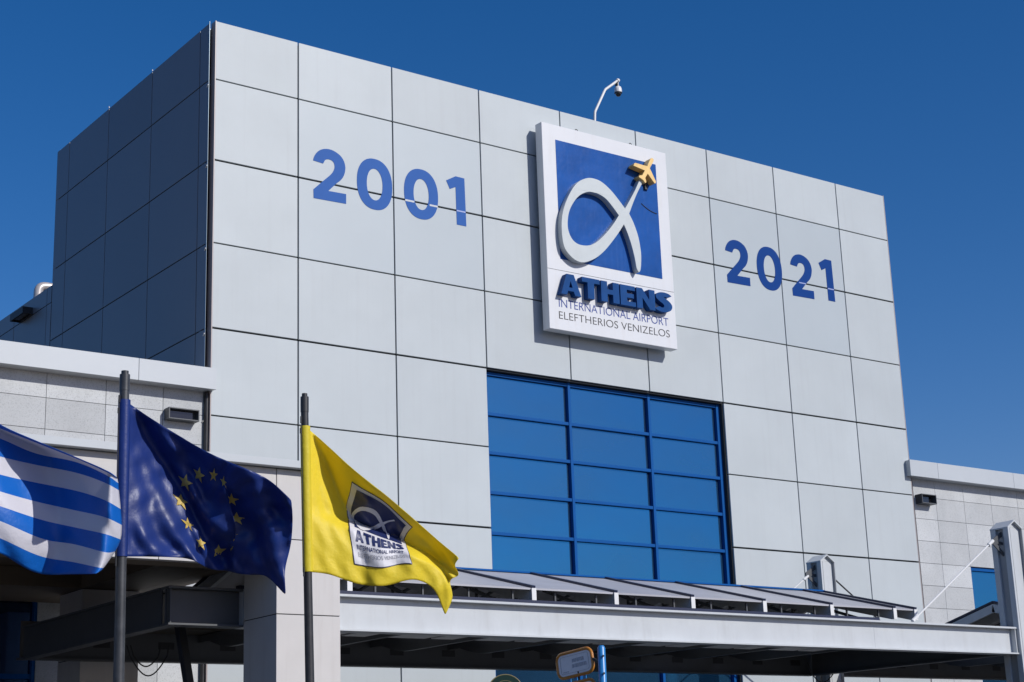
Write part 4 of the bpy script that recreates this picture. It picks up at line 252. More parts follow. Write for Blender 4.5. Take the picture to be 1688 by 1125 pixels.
FLAG_GREEK = [[[-9454,-13048,4394],[-9457,-13046,4450],[-9460,-13045,4506],[-9463,-13044,4562],[-9466,-13043,4616],[-9469,-13042,4670],[-9471,-13041,4725],[-9474,-13039,4781],[-9477,-13038,4838],[-9480,-13037,4894],[-9483,-13036,4951],[-9486,-13035,5008],[-9489,-13034,5065],[-9492,-13032,5122],[-9495,-13031,5180],[-9498,-13030,5237],[-9501,-13029,5293],[-9504,-13028,5348],[-9507,-13026,5403],[-9510,-13025,5457],[-9513,-13024,5510],[-9515,-13023,5564],[-9518,-13022,5615],[-9521,-13021,5666],[-9524,-13020,5726],[-9528,-13018,5799],[-9532,-13017,5881],[-9536,-13015,5963]],[[-9415,-13068,4374],[-9420,-13075,4429],[-9425,-13080,4483],[-9429,-13082,4538],[-9432,-13081,4593],[-9434,-13077,4647],[-9436,-13072,4702],[-9437,-13066,4759],[-9438,-13060,4816],[-9440,-13054,4874],[-9441,-13048,4932],[-9443,-13042,4989],[-9445,-13038,5047],[-9447,-13033,5105],[-9449,-13029,5163],[-9451,-13026,5220],[-9454,-13024,5276],[-9456,-13021,5332],[-9459,-13020,5387],[-9462,-13019,5441],[-9465,-13018,5495],[-9468,-13018,5549],[-9471,-13019,5600],[-9475,-13021,5651],[-9480,-13026,5709],[-9486,-13034,5778],[-9492,-13037,5855],[-9496,-13037,5934]],[[-9380,-13099,4352],[-9386,-13109,4406],[-9391,-13115,4461],[-9394,-13114,4516],[-9395,-13109,4571],[-9396,-13100,4626],[-9396,-13090,4682],[-9396,-13079,4739],[-9396,-13069,4797],[-9396,-13060,4855],[-9397,-13051,4913],[-9398,-13043,4971],[-9399,-13037,5029],[-9401,-13032,5087],[-9403,-13028,5145],[-9405,-13025,5203],[-9408,-13022,5259],[-9411,-13020,5315],[-9413,-13019,5370],[-9416,-13018,5424],[-9420,-13019,5477],[-9424,-13022,5530],[-9428,-13027,5582],[-9433,-13034,5633],[-9440,-13045,5689],[-9447,-13056,5755],[-9453,-13060,5829],[-9458,-13061,5904]],[[-9345,-13130,4330],[-9351,-13138,4384],[-9354,-13139,4439],[-9355,-13133,4495],[-9355,-13122,4551],[-9354,-13110,4607],[-9354,-13098,4663],[-9353,-13085,4721],[-9353,-13074,4779],[-9353,-13063,4837],[-9353,-13054,4895],[-9354,-13047,4953],[-9356,-13041,5010],[-9358,-13038,5068],[-9360,-13036,5126],[-9363,-13034,5183],[-9366,-13031,5239],[-9368,-13030,5294],[-9371,-13029,5349],[-9375,-13031,5403],[-9379,-13035,5456],[-9384,-13042,5508],[-9390,-13052,5560],[-9397,-13063,5611],[-9404,-13075,5667],[-9410,-13082,5732],[-9414,-13084,5803],[-9419,-13086,5874]],[[-9307,-13153,4310],[-9311,-13155,4365],[-9313,-13150,4420],[-9313,-13141,4477],[-9312,-13129,4533],[-9311,-13116,4588],[-9310,-13103,4645],[-9310,-13091,4703],[-9309,-13080,4760],[-9310,-13070,4818],[-9311,-13064,4875],[-9313,-13061,4932],[-9316,-13059,4988],[-9319,-13058,5046],[-9321,-13057,5103],[-9324,-13054,5161],[-9326,-13052,5217],[-9329,-13051,5272],[-9333,-13053,5326],[-9337,-13058,5379],[-9343,-13067,5431],[-9349,-13077,5483],[-9355,-13087,5535],[-9362,-13097,5588],[-9368,-13105,5645],[-9372,-13107,5709],[-9375,-13106,5778],[-9380,-13110,5845]],[[-9265,-13161,4292],[-9267,-13160,4347],[-9269,-13154,4403],[-9269,-13146,4459],[-9269,-13135,4515],[-9268,-13123,4570],[-9267,-13111,4627],[-9267,-13100,4684],[-9268,-13093,4741],[-9270,-13089,4797],[-9273,-13089,4853],[-9276,-13091,4908],[-9280,-13092,4964],[-9283,-13091,5021],[-9285,-13088,5079],[-9287,-13084,5137],[-9290,-13082,5192],[-9293,-13084,5247],[-9298,-13090,5300],[-9303,-13097,5353],[-9309,-13105,5405],[-9314,-13111,5458],[-9319,-13117,5512],[-9324,-13123,5567],[-9328,-13127,5624],[-9331,-13126,5687],[-9335,-13127,5752],[-9340,-13131,5816]],[[-9219,-13163,4276],[-9222,-13162,4331],[-9224,-13158,4386],[-9225,-13152,4441],[-9225,-13142,4497],[-9224,-13132,4553],[-9225,-13123,4608],[-9227,-13119,4664],[-9230,-13120,4719],[-9234,-13124,4773],[-9239,-13129,4828],[-9243,-13132,4883],[-9245,-13131,4939],[-9247,-13126,4996],[-9249,-13121,5055],[-9251,-13119,5112],[-9254,-13119,5167],[-9258,-13123,5221],[-9263,-13127,5275],[-9267,-13130,5328],[-9270,-13130,5383],[-9273,-13129,5438],[-9276,-13130,5494],[-9280,-13134,5549],[-9285,-13139,5606],[-9289,-13142,5665],[-9294,-13146,5726],[-9298,-13149,5787]],[[-9172,-13163,4261],[-9176,-13166,4315],[-9178,-13164,4369],[-9179,-13158,4424],[-9180,-13152,4479],[-9182,-13148,4534],[-9185,-13149,4588],[-9190,-13156,4641],[-9196,-13165,4695],[-9202,-13172,4748],[-9205,-13175,4802],[-9208,-13172,4858],[-9209,-13166,4914],[-9209,-13159,4972],[-9211,-13154,5031],[-9214,-13153,5088],[-9217,-13152,5143],[-9219,-13151,5198],[-9221,-13147,5254],[-9221,-13139,5310],[-9222,-13132,5367],[-9224,-13128,5423],[-9227,-13129,5479],[-9232,-13135,5534],[-9238,-13144,5589],[-9245,-13156,5643],[-9251,-13163,5699],[-9254,-13163,5757]],[[-9124,-13166,4246],[-9128,-13170,4299],[-9131,-13171,4353],[-9134,-13171,4407],[-9138,-13174,4461],[-9144,-13182,4513],[-9151,-13194,4565],[-9158,-13207,4617],[-9163,-13215,4670],[-9166,-13216,4724],[-9167,-13210,4779],[-9167,-13201,4835],[-9167,-13191,4892],[-9168,-13184,4950],[-9170,-13179,5009],[-9171,-13174,5067],[-9171,-13166,5124],[-9170,-13154,5182],[-9169,-13139,5240],[-9168,-13126,5298],[-9168,-13120,5356],[-9172,-13120,5411],[-9177,-13127,5466],[-9182,-13135,5519],[-9190,-13148,5572],[-9199,-13168,5621],[-9205,-13179,5671],[-9209,-13181,5724]],[[-9076,-13171,4234],[-9082,-13180,4286],[-9087,-13188,4337],[-9094,-13200,4389],[-9102,-13216,4440],[-9111,-13234,4492],[-9119,-13248,4544],[-9124,-13254,4596],[-9126,-13252,4650],[-9125,-13242,4705],[-9123,-13229,4761],[-9122,-13217,4817],[-9122,-13207,4873],[-9122,-13199,4931],[-9122,-13188,4990],[-9120,-13173,5050],[-9117,-13154,5110],[-9113,-13135,5170],[-9111,-13119,5230],[-9112,-13112,5288],[-9116,-13114,5345],[-9121,-13122,5399],[-9127,-13132,5452],[-9133,-13139,5504],[-9140,-13154,5553],[-9152,-13182,5597],[-9160,-13200,5640],[-9165,-13209,5686]],[[-9031,-13186,4223],[-9040,-13204,4272],[-9050,-13226,4321],[-9061,-13249,4370],[-9071,-13270,4420],[-9079,-13283,4473],[-9083,-13285,4527],[-9083,-13278,4581],[-9080,-13264,4636],[-9078,-13248,4691],[-9076,-13235,4746],[-9075,-13224,4800],[-9074,-13213,4856],[-9072,-13199,4914],[-9068,-13179,4976],[-9063,-13156,5038],[-9059,-13135,5099],[-9057,-13120,5158],[-9058,-13115,5216],[-9063,-13119,5274],[-9068,-13127,5332],[-9074,-13136,5387],[-9079,-13143,5439],[-9084,-13148,5489],[-9092,-13165,5533],[-9106,-13202,5570],[-9116,-13228,5606],[-9123,-13243,5644]],[[-8991,-13219,4210],[-9004,-13248,4256],[-9017,-13277,4303],[-9027,-13299,4351],[-9034,-13309,4404],[-9037,-13306,4460],[-9036,-13293,4517],[-9033,-13276,4572],[-9030,-13260,4626],[-9028,-13248,4679],[-9027,-13239,4731],[-9025,-13228,4784],[-9022,-13212,4840],[-9017,-13191,4900],[-9012,-13168,4962],[-9008,-13148,5023],[-9007,-13136,5083],[-9009,-13133,5140],[-9013,-13138,5198],[-9019,-13146,5257],[-9024,-13151,5318],[-9028,-13155,5375],[-9032,-13157,5426],[-9036,-13165,5472],[-9046,-13189,5510],[-9062,-13232,5540],[-9073,-13260,5569],[-9079,-13272,5602]],[[-8953,-13263,4196],[-8967,-13294,4241],[-8978,-13314,4287],[-8983,-13321,4337],[-8985,-13314,4393],[-8984,-13298,4453],[-8982,-13281,4511],[-8980,-13268,4564],[-8979,-13260,4615],[-8979,-13254,4665],[-8977,-13246,4717],[-8974,-13233,4769],[-8970,-13214,4825],[-8965,-13194,4883],[-8962,-13177,4943],[-8962,-13169,5003],[-8964,-13169,5060],[-8968,-13172,5118],[-8972,-13176,5176],[-8975,-13175,5240],[-8978,-13173,5305],[-8980,-13172,5363],[-8984,-13177,5412],[-8991,-13192,5452],[-9003,-13222,5485],[-9018,-13262,5509],[-9026,-13283,5534],[-9029,-13288,5562]],[[-8909,-13293,4182],[-8919,-13311,4228],[-8924,-13314,4276],[-8925,-13305,4329],[-8924,-13291,4387],[-8924,-13278,4447],[-8925,-13271,4504],[-8927,-13270,4554],[-8929,-13270,4602],[-8929,-13267,4651],[-8927,-13258,4701],[-8924,-13243,4753],[-8920,-13228,4806],[-8918,-13217,4863],[-8919,-13212,4921],[-8921,-13212,4978],[-8924,-13212,5037],[-8925,-13208,5096],[-8925,-13200,5159],[-8925,-13190,5226],[-8926,-13185,5293],[-8930,-13187,5352],[-8937,-13200,5397],[-8945,-13220,5432],[-8956,-13249,5460],[-8969,-13282,5481],[-8975,-13297,5501],[-8976,-13300,5524]],[[-8851,-13284,4172],[-8855,-13286,4220],[-8856,-13279,4269],[-8857,-13270,4322],[-8859,-13266,4378],[-8864,-13268,4437],[-8870,-13276,4491],[-8875,-13284,4540],[-8878,-13287,4587],[-8878,-13282,4635],[-8876,-13274,4684],[-8874,-13264,4734],[-8873,-13258,4786],[-8874,-13255,4840],[-8876,-13252,4898],[-8876,-13246,4957],[-8875,-13235,5018],[-8872,-13218,5081],[-8869,-13202,5146],[-8868,-13191,5215],[-8871,-13190,5283],[-8878,-13200,5339],[-8885,-13216,5382],[-8892,-13233,5415],[-8902,-13256,5440],[-8914,-13290,5456],[-8921,-13309,5469],[-8925,-13319,5485]],[[-8777,-13240,4164],[-8779,-13238,4212],[-8782,-13239,4260],[-8788,-13246,4310],[-8796,-13260,4364],[-8806,-13277,4420],[-8814,-13292,4474],[-8819,-13300,4523],[-8822,-13301,4570],[-8822,-13297,4618],[-8822,-13293,4666],[-8823,-13290,4714],[-8823,-13287,4765],[-8824,-13281,4821],[-8822,-13268,4880],[-8817,-13248,4943],[-8812,-13223,5007],[-8807,-13201,5073],[-8804,-13186,5138],[-8806,-13183,5205],[-8812,-13188,5272],[-8818,-13199,5328],[-8824,-13210,5369],[-8828,-13218,5402],[-8837,-13242,5425],[-8856,-13294,5432],[-8869,-13331,5437],[-8876,-13349,5446]],[[-8695,-13185,4151],[-8702,-13197,4198],[-8711,-13218,4243],[-8723,-13244,4290],[-8734,-13270,4342],[-8744,-13292,4398],[-8751,-13304,4453],[-8755,-13309,4503],[-8758,-13309,4551],[-8760,-13308,4600],[-8762,-13307,4648],[-8763,-13303,4697],[-8762,-13292,4750],[-8758,-13272,4808],[-8751,-13245,4872],[-8744,-13214,4937],[-8737,-13188,5003],[-8734,-13171,5068],[-8735,-13164,5132],[-8739,-13166,5197],[-8744,-13170,5262],[-8748,-13175,5317],[-8751,-13178,5360],[-8754,-13181,5394],[-8767,-13216,5412],[-8798,-13302,5409],[-8818,-13359,5405],[-8825,-13379,5410]],[[-8617,-13148,4126],[-8629,-13182,4171],[-8643,-13219,4216],[-8656,-13254,4263],[-8665,-13280,4315],[-8672,-13296,4371],[-8676,-13303,4427],[-8680,-13307,4480],[-8684,-13308,4531],[-8688,-13307,4582],[-8690,-13301,4632],[-8689,-13285,4684],[-8684,-13260,4741],[-8676,-13228,4804],[-8668,-13194,4870],[-8662,-13167,4936],[-8659,-13148,5001],[-8660,-13139,5066],[-8662,-13136,5128],[-8664,-13134,5191],[-8666,-13131,5253],[-8668,-13127,5307],[-8670,-13128,5351],[-8675,-13136,5385],[-8695,-13189,5400],[-8739,-13310,5387],[-8765,-13381,5378],[-8770,-13394,5382]],[[-8546,-13140,4090],[-8560,-13186,4136],[-8573,-13225,4183],[-8581,-13254,4232],[-8585,-13272,4286],[-8587,-13283,4342],[-8589,-13290,4399],[-8594,-13294,4454],[-8599,-13293,4509],[-8603,-13285,4565],[-8603,-13267,4620],[-8600,-13239,4677],[-8594,-13204,4737],[-8588,-13171,4802],[-8582,-13144,4869],[-8580,-13126,4934],[-8581,-13114,4999],[-8583,-13105,5064],[-8583,-13096,5127],[-8583,-13085,5187],[-8582,-13076,5245],[-8583,-13073,5295],[-8588,-13079,5339],[-8596,-13094,5374],[-8623,-13164,5388],[-8677,-13311,5368],[-8706,-13388,5356],[-8709,-13393,5360]],[[-8476,-13143,4050],[-8487,-13185,4099],[-8494,-13215,4150],[-8497,-13234,4203],[-8496,-13248,4258],[-8495,-13260,4313],[-8496,-13268,4370],[-8500,-13270,4429],[-8505,-13263,4490],[-8507,-13244,4551],[-8507,-13216,4611],[-8505,-13184,4671],[-8503,-13153,4732],[-8501,-13130,4798],[-8500,-13112,4864],[-8501,-13099,4931],[-8501,-13084,4997],[-8501,-13066,5065],[-8499,-13047,5129],[-8496,-13032,5185],[-8496,-13025,5235],[-8500,-13030,5279],[-8508,-13044,5322],[-8518,-13063,5360],[-8549,-13140,5374],[-8610,-13304,5351],[-8642,-13387,5336],[-8647,-13394,5339]],[[-8399,-13131,4016],[-8404,-13162,4069],[-8405,-13183,4123],[-8405,-13200,4178],[-8403,-13217,4232],[-8400,-13231,4287],[-8400,-13239,4344],[-8403,-13235,4407],[-8407,-13220,4473],[-8409,-13197,4539],[-8410,-13171,4601],[-8414,-13146,4662],[-8418,-13126,4723],[-8420,-13110,4789],[-8421,-13094,4858],[-8419,-13074,4926],[-8417,-13049,4997],[-8414,-13022,5067],[-8412,-13001,5130],[-8411,-12991,5180],[-8413,-12993,5222],[-8419,-13005,5260],[-8429,-13021,5303],[-8439,-13037,5344],[-8472,-13117,5360],[-8540,-13297,5333],[-8578,-13394,5315],[-8587,-13412,5314]],[[-8312,-13096,3993],[-8313,-13120,4048],[-8313,-13142,4103],[-8313,-13163,4158],[-8311,-13184,4212],[-8307,-13199,4266],[-8304,-13203,4325],[-8306,-13195,4390],[-8310,-13180,4459],[-8316,-13163,4527],[-8323,-13147,4589],[-8332,-13133,4649],[-8339,-13119,4711],[-8341,-13101,4779],[-8338,-13076,4851],[-8333,-13045,4923],[-8329,-13013,4996],[-8327,-12987,5066],[-8328,-12973,5127],[-8330,-12971,5172],[-8333,-12979,5207],[-8339,-12990,5243],[-8347,-13002,5285],[-8356,-13015,5328],[-8392,-13101,5342],[-8469,-13302,5311],[-8513,-13417,5287],[-8525,-13444,5284]],[[-8217,-13049,3986],[-8220,-13076,4039],[-8222,-13105,4091],[-8224,-13130,4145],[-8222,-13151,4199],[-8217,-13163,4255],[-8214,-13166,4314],[-8217,-13162,4380],[-8225,-13156,4448],[-8235,-13151,4514],[-8245,-13145,4575],[-8255,-13134,4635],[-8259,-13114,4699],[-8257,-13085,4771],[-8250,-13050,4846],[-8243,-13016,4920],[-8240,-12988,4992],[-8241,-12971,5062],[-8245,-12964,5120],[-8247,-12965,5163],[-8250,-12970,5197],[-8254,-12976,5231],[-8260,-12984,5271],[-8270,-12999,5310],[-8309,-13097,5320],[-8394,-13318,5282],[-8442,-13445,5256],[-8453,-13469,5253]],[[-8132,-13042,3984],[-8130,-13054,4036],[-8131,-13076,4086],[-8134,-13100,4138],[-8133,-13118,4193],[-8131,-13131,4251],[-8131,-13140,4311],[-8139,-13147,4373],[-8151,-13153,4437],[-8162,-13155,4501],[-8169,-13148,4562],[-8173,-13128,4624],[-8171,-13098,4690],[-8165,-13062,4764],[-8157,-13028,4840],[-8152,-13000,4914],[-8151,-12981,4985],[-8153,-12969,5054],[-8156,-12963,5112],[-8158,-12962,5156],[-8161,-12967,5190],[-8167,-12979,5221],[-8177,-13000,5253],[-8190,-13028,5282],[-8232,-13134,5285],[-8316,-13356,5246],[-8361,-13473,5221],[-8364,-13480,5221]],[[-8089,-13151,3973],[-8086,-13155,4021],[-8080,-13152,4070],[-8073,-13146,4124],[-8065,-13138,4183],[-8061,-13136,4246],[-8063,-13143,4307],[-8071,-13153,4367],[-8081,-13159,4428],[-8088,-13155,4490],[-8089,-13138,4552],[-8086,-13111,4615],[-8080,-13079,4682],[-8075,-13052,4755],[-8073,-13035,4829],[-8075,-13030,4899],[-8081,-13035,4966],[-8089,-13042,5031],[-8096,-13049,5086],[-8101,-13057,5130],[-8108,-13070,5163],[-8117,-13091,5191],[-8129,-13119,5215],[-8142,-13150,5234],[-8178,-13244,5232],[-8251,-13437,5198],[-8286,-13533,5178],[-8283,-13530,5180]],[[-8052,-13263,3965],[-8049,-13264,4008],[-8045,-13261,4051],[-8041,-13258,4100],[-8040,-13259,4158],[-8041,-13265,4221],[-8044,-13271,4283],[-8049,-13271,4343],[-8051,-13263,4403],[-8050,-13244,4465],[-8045,-13220,4527],[-8039,-13195,4588],[-8036,-13176,4653],[-8035,-13165,4723],[-8036,-13161,4795],[-8039,-13159,4864],[-8041,-13157,4932],[-8043,-13154,4998],[-8046,-13153,5056],[-8050,-13159,5101],[-8058,-13174,5135],[-8068,-13198,5161],[-8079,-13226,5179],[-8089,-13252,5191],[-8118,-13330,5185],[-8180,-13499,5154],[-8210,-13584,5137],[-8208,-13588,5137]],[[-8023,-13367,3955],[-8020,-13369,3993],[-8019,-13372,4030],[-8019,-13380,4075],[-8023,-13390,4130],[-8026,-13399,4193],[-8028,-13401,4255],[-8028,-13392,4315],[-8026,-13374,4375],[-8020,-13350,4436],[-8014,-13327,4497],[-8009,-13310,4557],[-8006,-13298,4620],[-8005,-13289,4688],[-8004,-13280,4761],[-8002,-13267,4832],[-7999,-13254,4902],[-7998,-13244,4970],[-7999,-13243,5027],[-8005,-13252,5071],[-8014,-13271,5105],[-8024,-13294,5130],[-8031,-13316,5144],[-8037,-13334,5151],[-8061,-13404,5143],[-8120,-13563,5113],[-8151,-13653,5095],[-8155,-13674,5092]],[[-8003,-13467,3943],[-8002,-13478,3975],[-8002,-13493,4006],[-8005,-13509,4045],[-8007,-13521,4099],[-8007,-13524,4162],[-8004,-13515,4225],[-8000,-13498,4286],[-7996,-13476,4347],[-7991,-13456,4408],[-7987,-13441,4467],[-7984,-13428,4526],[-7981,-13415,4589],[-7976,-13397,4658],[-7970,-13375,4732],[-7964,-13352,4804],[-7959,-13335,4874],[-7958,-13327,4940],[-7961,-13332,4996],[-7968,-13345,5038],[-7975,-13363,5071],[-7982,-13382,5094],[-7988,-13399,5107],[-7992,-13417,5111],[-8018,-13491,5100],[-8079,-13654,5068],[-8114,-13756,5048],[-8123,-13789,5042]],[[-7993,-13574,3931],[-7993,-13596,3956],[-7993,-13618,3981],[-7991,-13634,4016],[-7988,-13638,4068],[-7982,-13631,4130],[-7975,-13617,4194],[-7969,-13599,4256],[-7967,-13583,4318],[-7966,-13570,4379],[-7963,-13557,4438],[-7959,-13540,4498],[-7952,-13515,4562],[-7944,-13486,4632],[-7936,-13456,4705],[-7929,-13433,4775],[-7927,-13421,4843],[-7928,-13421,4908],[-7932,-13430,4962],[-7937,-13443,5002],[-7942,-13457,5033],[-7948,-13473,5055],[-7953,-13495,5065],[-7962,-13525,5064],[-7992,-13611,5050],[-8055,-13778,5018],[-8092,-13882,4997],[-8101,-13914,4992]],[[-7995,-13691,3917],[-7992,-13717,3937],[-7986,-13736,3957],[-7977,-13742,3990],[-7966,-13738,4040],[-7955,-13727,4101],[-7947,-13716,4163],[-7944,-13707,4225],[-7944,-13697,4287],[-7943,-13684,4350],[-7939,-13665,4411],[-7932,-13637,4472],[-7923,-13603,4537],[-7915,-13571,4606],[-7909,-13545,4676],[-7907,-13531,4742],[-7907,-13527,4808],[-7910,-13530,4872],[-7913,-13537,4925],[-7916,-13546,4963],[-7919,-13560,4991],[-7926,-13583,5010],[-7935,-13617,5016],[-7949,-13660,5013],[-7981,-13751,4997],[-8042,-13910,4967],[-8075,-14002,4950],[-8079,-14023,4948]],[[-8003,-13805,3904],[-7994,-13825,3920],[-7979,-13833,3938],[-7963,-13832,3968],[-7949,-13827,4015],[-7936,-13824,4073],[-7929,-13822,4133],[-7926,-13818,4194],[-7925,-13809,4258],[-7922,-13790,4323],[-7915,-13762,4385],[-7908,-13729,4448],[-7901,-13697,4511],[-7897,-13673,4576],[-7897,-13658,4641],[-7898,-13651,4704],[-7900,-13648,4769],[-7901,-13648,4833],[-7902,-13650,4886],[-7904,-13660,4922],[-7909,-13680,4946],[-7918,-13713,4960],[-7931,-13755,4964],[-7945,-13801,4961],[-7975,-13883,4948],[-8028,-14021,4923],[-8055,-14094,4910],[-8056,-14105,4911]],[[-8012,-13902,3893],[-7995,-13910,3908],[-7974,-13909,3924],[-7952,-13901,3952],[-7932,-13894,3998],[-7916,-13891,4055],[-7906,-13891,4113],[-7903,-13890,4173],[-7902,-13885,4236],[-7901,-13874,4299],[-7898,-13856,4359],[-7896,-13834,4419],[-7894,-13814,4480],[-7895,-13800,4541],[-7897,-13790,4602],[-7899,-13780,4664],[-7898,-13771,4729],[-7898,-13765,4794],[-7899,-13767,4847],[-7902,-13782,4880],[-7909,-13809,4900],[-7920,-13845,4912],[-7932,-13883,4917],[-7942,-13918,4916],[-7964,-13982,4908],[-8010,-14099,4888],[-8033,-14159,4879],[-8032,-14162,4882]],[[-8006,-13943,3891],[-7974,-13917,3909],[-7941,-13889,3927],[-7913,-13869,3956],[-7888,-13859,4001],[-7868,-13856,4058],[-7853,-13856,4116],[-7846,-13854,4174],[-7845,-13854,4234],[-7849,-13859,4292],[-7858,-13874,4346],[-7874,-13896,4397],[-7888,-13915,4449],[-7898,-13924,4504],[-7902,-13917,4563],[-7901,-13901,4624],[-7899,-13885,4691],[-7898,-13878,4757],[-7901,-13882,4809],[-7907,-13900,4840],[-7914,-13926,4858],[-7922,-13954,4871],[-7928,-13978,4879],[-7931,-13992,4884],[-7942,-14027,4883],[-7973,-14104,4872],[-7984,-14132,4870],[-7976,-14116,4878]],[[-7963,-13869,3906],[-7932,-13843,3923],[-7904,-13825,3939],[-7878,-13815,3966],[-7853,-13811,4011],[-7828,-13810,4068],[-7809,-13809,4126],[-7799,-13811,4180],[-7798,-13819,4234],[-7803,-13836,4286],[-7815,-13861,4336],[-7830,-13887,4386],[-7846,-13911,4436],[-7858,-13927,4488],[-7869,-13937,4542],[-7878,-13942,4599],[-7884,-13946,4662],[-7890,-13951,4727],[-7897,-13961,4778],[-7901,-13972,4810],[-7901,-13979,4831],[-7897,-13976,4849],[-7890,-13963,4866],[-7880,-13944,4879],[-7885,-13957,4884],[-7913,-14024,4877],[-7926,-14053,4875],[-7922,-14041,4882]],[[-7926,-13794,3922],[-7901,-13781,3937],[-7878,-13772,3951],[-7854,-13767,3977],[-7826,-13763,4023],[-7796,-13764,4081],[-7774,-13768,4138],[-7763,-13779,4187],[-7762,-13798,4233],[-7767,-13822,4279],[-7775,-13845,4327],[-7785,-13862,4376],[-7793,-13872,4428],[-7800,-13876,4481],[-7808,-13879,4535],[-7817,-13886,4591],[-7827,-13896,4654],[-7837,-13906,4720],[-7844,-13912,4773],[-7845,-13911,4807],[-7840,-13903,4830],[-7833,-13889,4850],[-7828,-13875,4868],[-7824,-13866,4882],[-7834,-13887,4887],[-7864,-13954,4881],[-7879,-13982,4880],[-7876,-13968,4889]],[[-7899,-13737,3934],[-7879,-13732,3948],[-7858,-13726,3962],[-7834,-13720,3989],[-7802,-13718,4036],[-7769,-13725,4095],[-7745,-13738,4149],[-7733,-13756,4192],[-7728,-13777,4232],[-7726,-13793,4274],[-7726,-13803,4322],[-7727,-13806,4372],[-7729,-13805,4425],[-7734,-13806,4477],[-7743,-13812,4530],[-7754,-13821,4585],[-7765,-13830,4649],[-7775,-13834,4718],[-7779,-13832,4775],[-7779,-13824,4810],[-7775,-13816,4831],[-7774,-13810,4849],[-7775,-13808,4867],[-7779,-13810,4881],[-7793,-13835,4887],[-7822,-13893,4883],[-7835,-13913,4885],[-7833,-13897,4895]],[[-7875,-13696,3945],[-7856,-13691,3959],[-7836,-13682,3973],[-7811,-13676,3999],[-7778,-13679,4047],[-7742,-13692,4106],[-7714,-13709,4159],[-7696,-13724,4199],[-7683,-13733,4234],[-7671,-13736,4274],[-7663,-13734,4321],[-7659,-13730,4372],[-7660,-13731,4423],[-7667,-13738,4473],[-7678,-13747,4524],[-7689,-13757,4578],[-7699,-13761,4645],[-7708,-13759,4717],[-7713,-13753,4776],[-7716,-13750,4809],[-7718,-13752,4827],[-7724,-13759,4842],[-7731,-13767,4859],[-7738,-13771,4875],[-7751,-13789,4885],[-7776,-13833,4885],[-7788,-13845,4890],[-7789,-13832,4899]]]

# ================================================================ ground
def sheet(name, x0, x1, y0, y1, z, m):
    b = MB(); b.add([(x0,y0,z),(x1,y0,z),(x1,y1,z),(x0,y1,z)], [(0,1,2,3)]); return tag(b.build(name, m), kind='structure')
sheet('ground', -1500, 1500, -1500, 1500, -.02, K['asphalt'])
b = MB(); b.box(-60, 60, -11.5, 30, -.01, .13); tag(b.build('pavement', K['paving'], bevel=.01), kind='structure')
b = MB(); b.box(-60, 60, -11.66, -11.503, -.01, .134); tag(b.build('kerb', K['kerbm'], bevel=.015), kind='structure')
b = MB(); b.box(-60, 60, -26, -16.4, -.01, .13); tag(b.build('forecourt_paving', K['paving'], bevel=.01), kind='structure')

# ================================================================ terminal building
T = 17.735; H = 1.8065; R0 = T-1.3265
CX = [0., 1.961, 4.361, 6.761, 9.161, 11.561, 13.961, 16.361, 18.761, 20.70]
RZ = [T] + [R0-H*i for i in range(10)]           # 17.735 ... .15
bld = empty('terminal_building', (10.35, 4.0, 0), 'tall pale grey panel clad terminal block with blue gridded window and lower granite wings', 'building')
WX0, WX1, WZ1 = CX[3], CX[6], RZ[4]
g = .017
def panel_box(b, x0, x1, z0, z1, mi):
    thick = lambda z: .021 if (abs(z-RZ[2]) < .01 or abs(z-RZ[4]) < .01 or abs(z-RZ[6]) < .01) else .015
    b.box(x0+g, x1-g, 0, .05, z0+thick(z0), z1-thick(z1), mi)
pan = MB()
for i in range(9):
    for j in range(10):
        if 3 <= i <= 5 and j >= 4: continue
        z0, z1 = (RZ[j+1] if j < 9 else .02), RZ[j]
        film = (i in (1, 2) and j in (1, 2)) or (i in (6, 7) and j in (1, 2))
        panel_box(pan, CX[i] + (0 if i else -g), CX[i+1] + (g if i == 8 else 0), z0, z1 + (.015 if j == 0 else 0), 1 if film else 0)
# opening reveals and the coping strip above the window
fac = pan.build('facade_panel', [K['panel'], K['film']], bld, bevel=.004)
core = MB()
core.box(.02, WX0-.002, .06, .5, .01, T-.05); core.box(WX1+.002, 20.66, .06, .5, .01, T-.05); core.box(WX0-.002, WX1+.002, .06, .5, WZ1+.004, T-.05)
core.box(.28, 20.62, .5, 8.5, .01, T-.12)
core.build('wall_core', K['gap'], bld)
rv = MB(); rv.box(WX0-.004, WX0+.012, .052, .43, .02, WZ1); rv.box(WX1-.012, WX1+.004, .052, .43, .02, WZ1); rv.box(WX0, WX1, .052, .4, WZ1-.02, WZ1+.003)
rv.build('window_reveal', K['gap'], bld)
ed = MB(); ed.box(-.022, -.002, -.004, .20, .02, T+.012); ed.build('corner_trim', K['edge'], bld)
ed = MB(); ed.box(20.702, 20.722, -.004, 8.6, .02, T+.012); ed.build('corner_trim', K['edge'], bld)
ch = MB(); ch.box(-.083, .26, .36, .44, .02, T-.02); ch.box(-.104, -.098, .112, .15, .02, T+.02)
ch.build('corner_channel', K['flash'], bld)
for z in RZ[1:8]:
    nb = MB(); nb.tube([(-.118, .11, z-.11), (-.118, .17, z-.15)], .012, 8); nb.build('panel_clip', K['white'], bld)
for y in (3.008, 5.443):
    nb = MB(); nb.tube([(-.10, y, T), (-.10, y, T+.035)], .013, 8); nb.build('panel_clip', K['white'], bld)
SY = [.12, .572, 3.008, 5.443, 7.879, 8.681]
sd = MB(); q = .012
for i in range(5):
    for j in range(10):
        z0 = RZ[j+1] if j < 9 else .02
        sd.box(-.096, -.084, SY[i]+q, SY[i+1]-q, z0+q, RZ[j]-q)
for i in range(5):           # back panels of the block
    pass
sd.build('side_panel', K['side'], bld, bevel=.003)
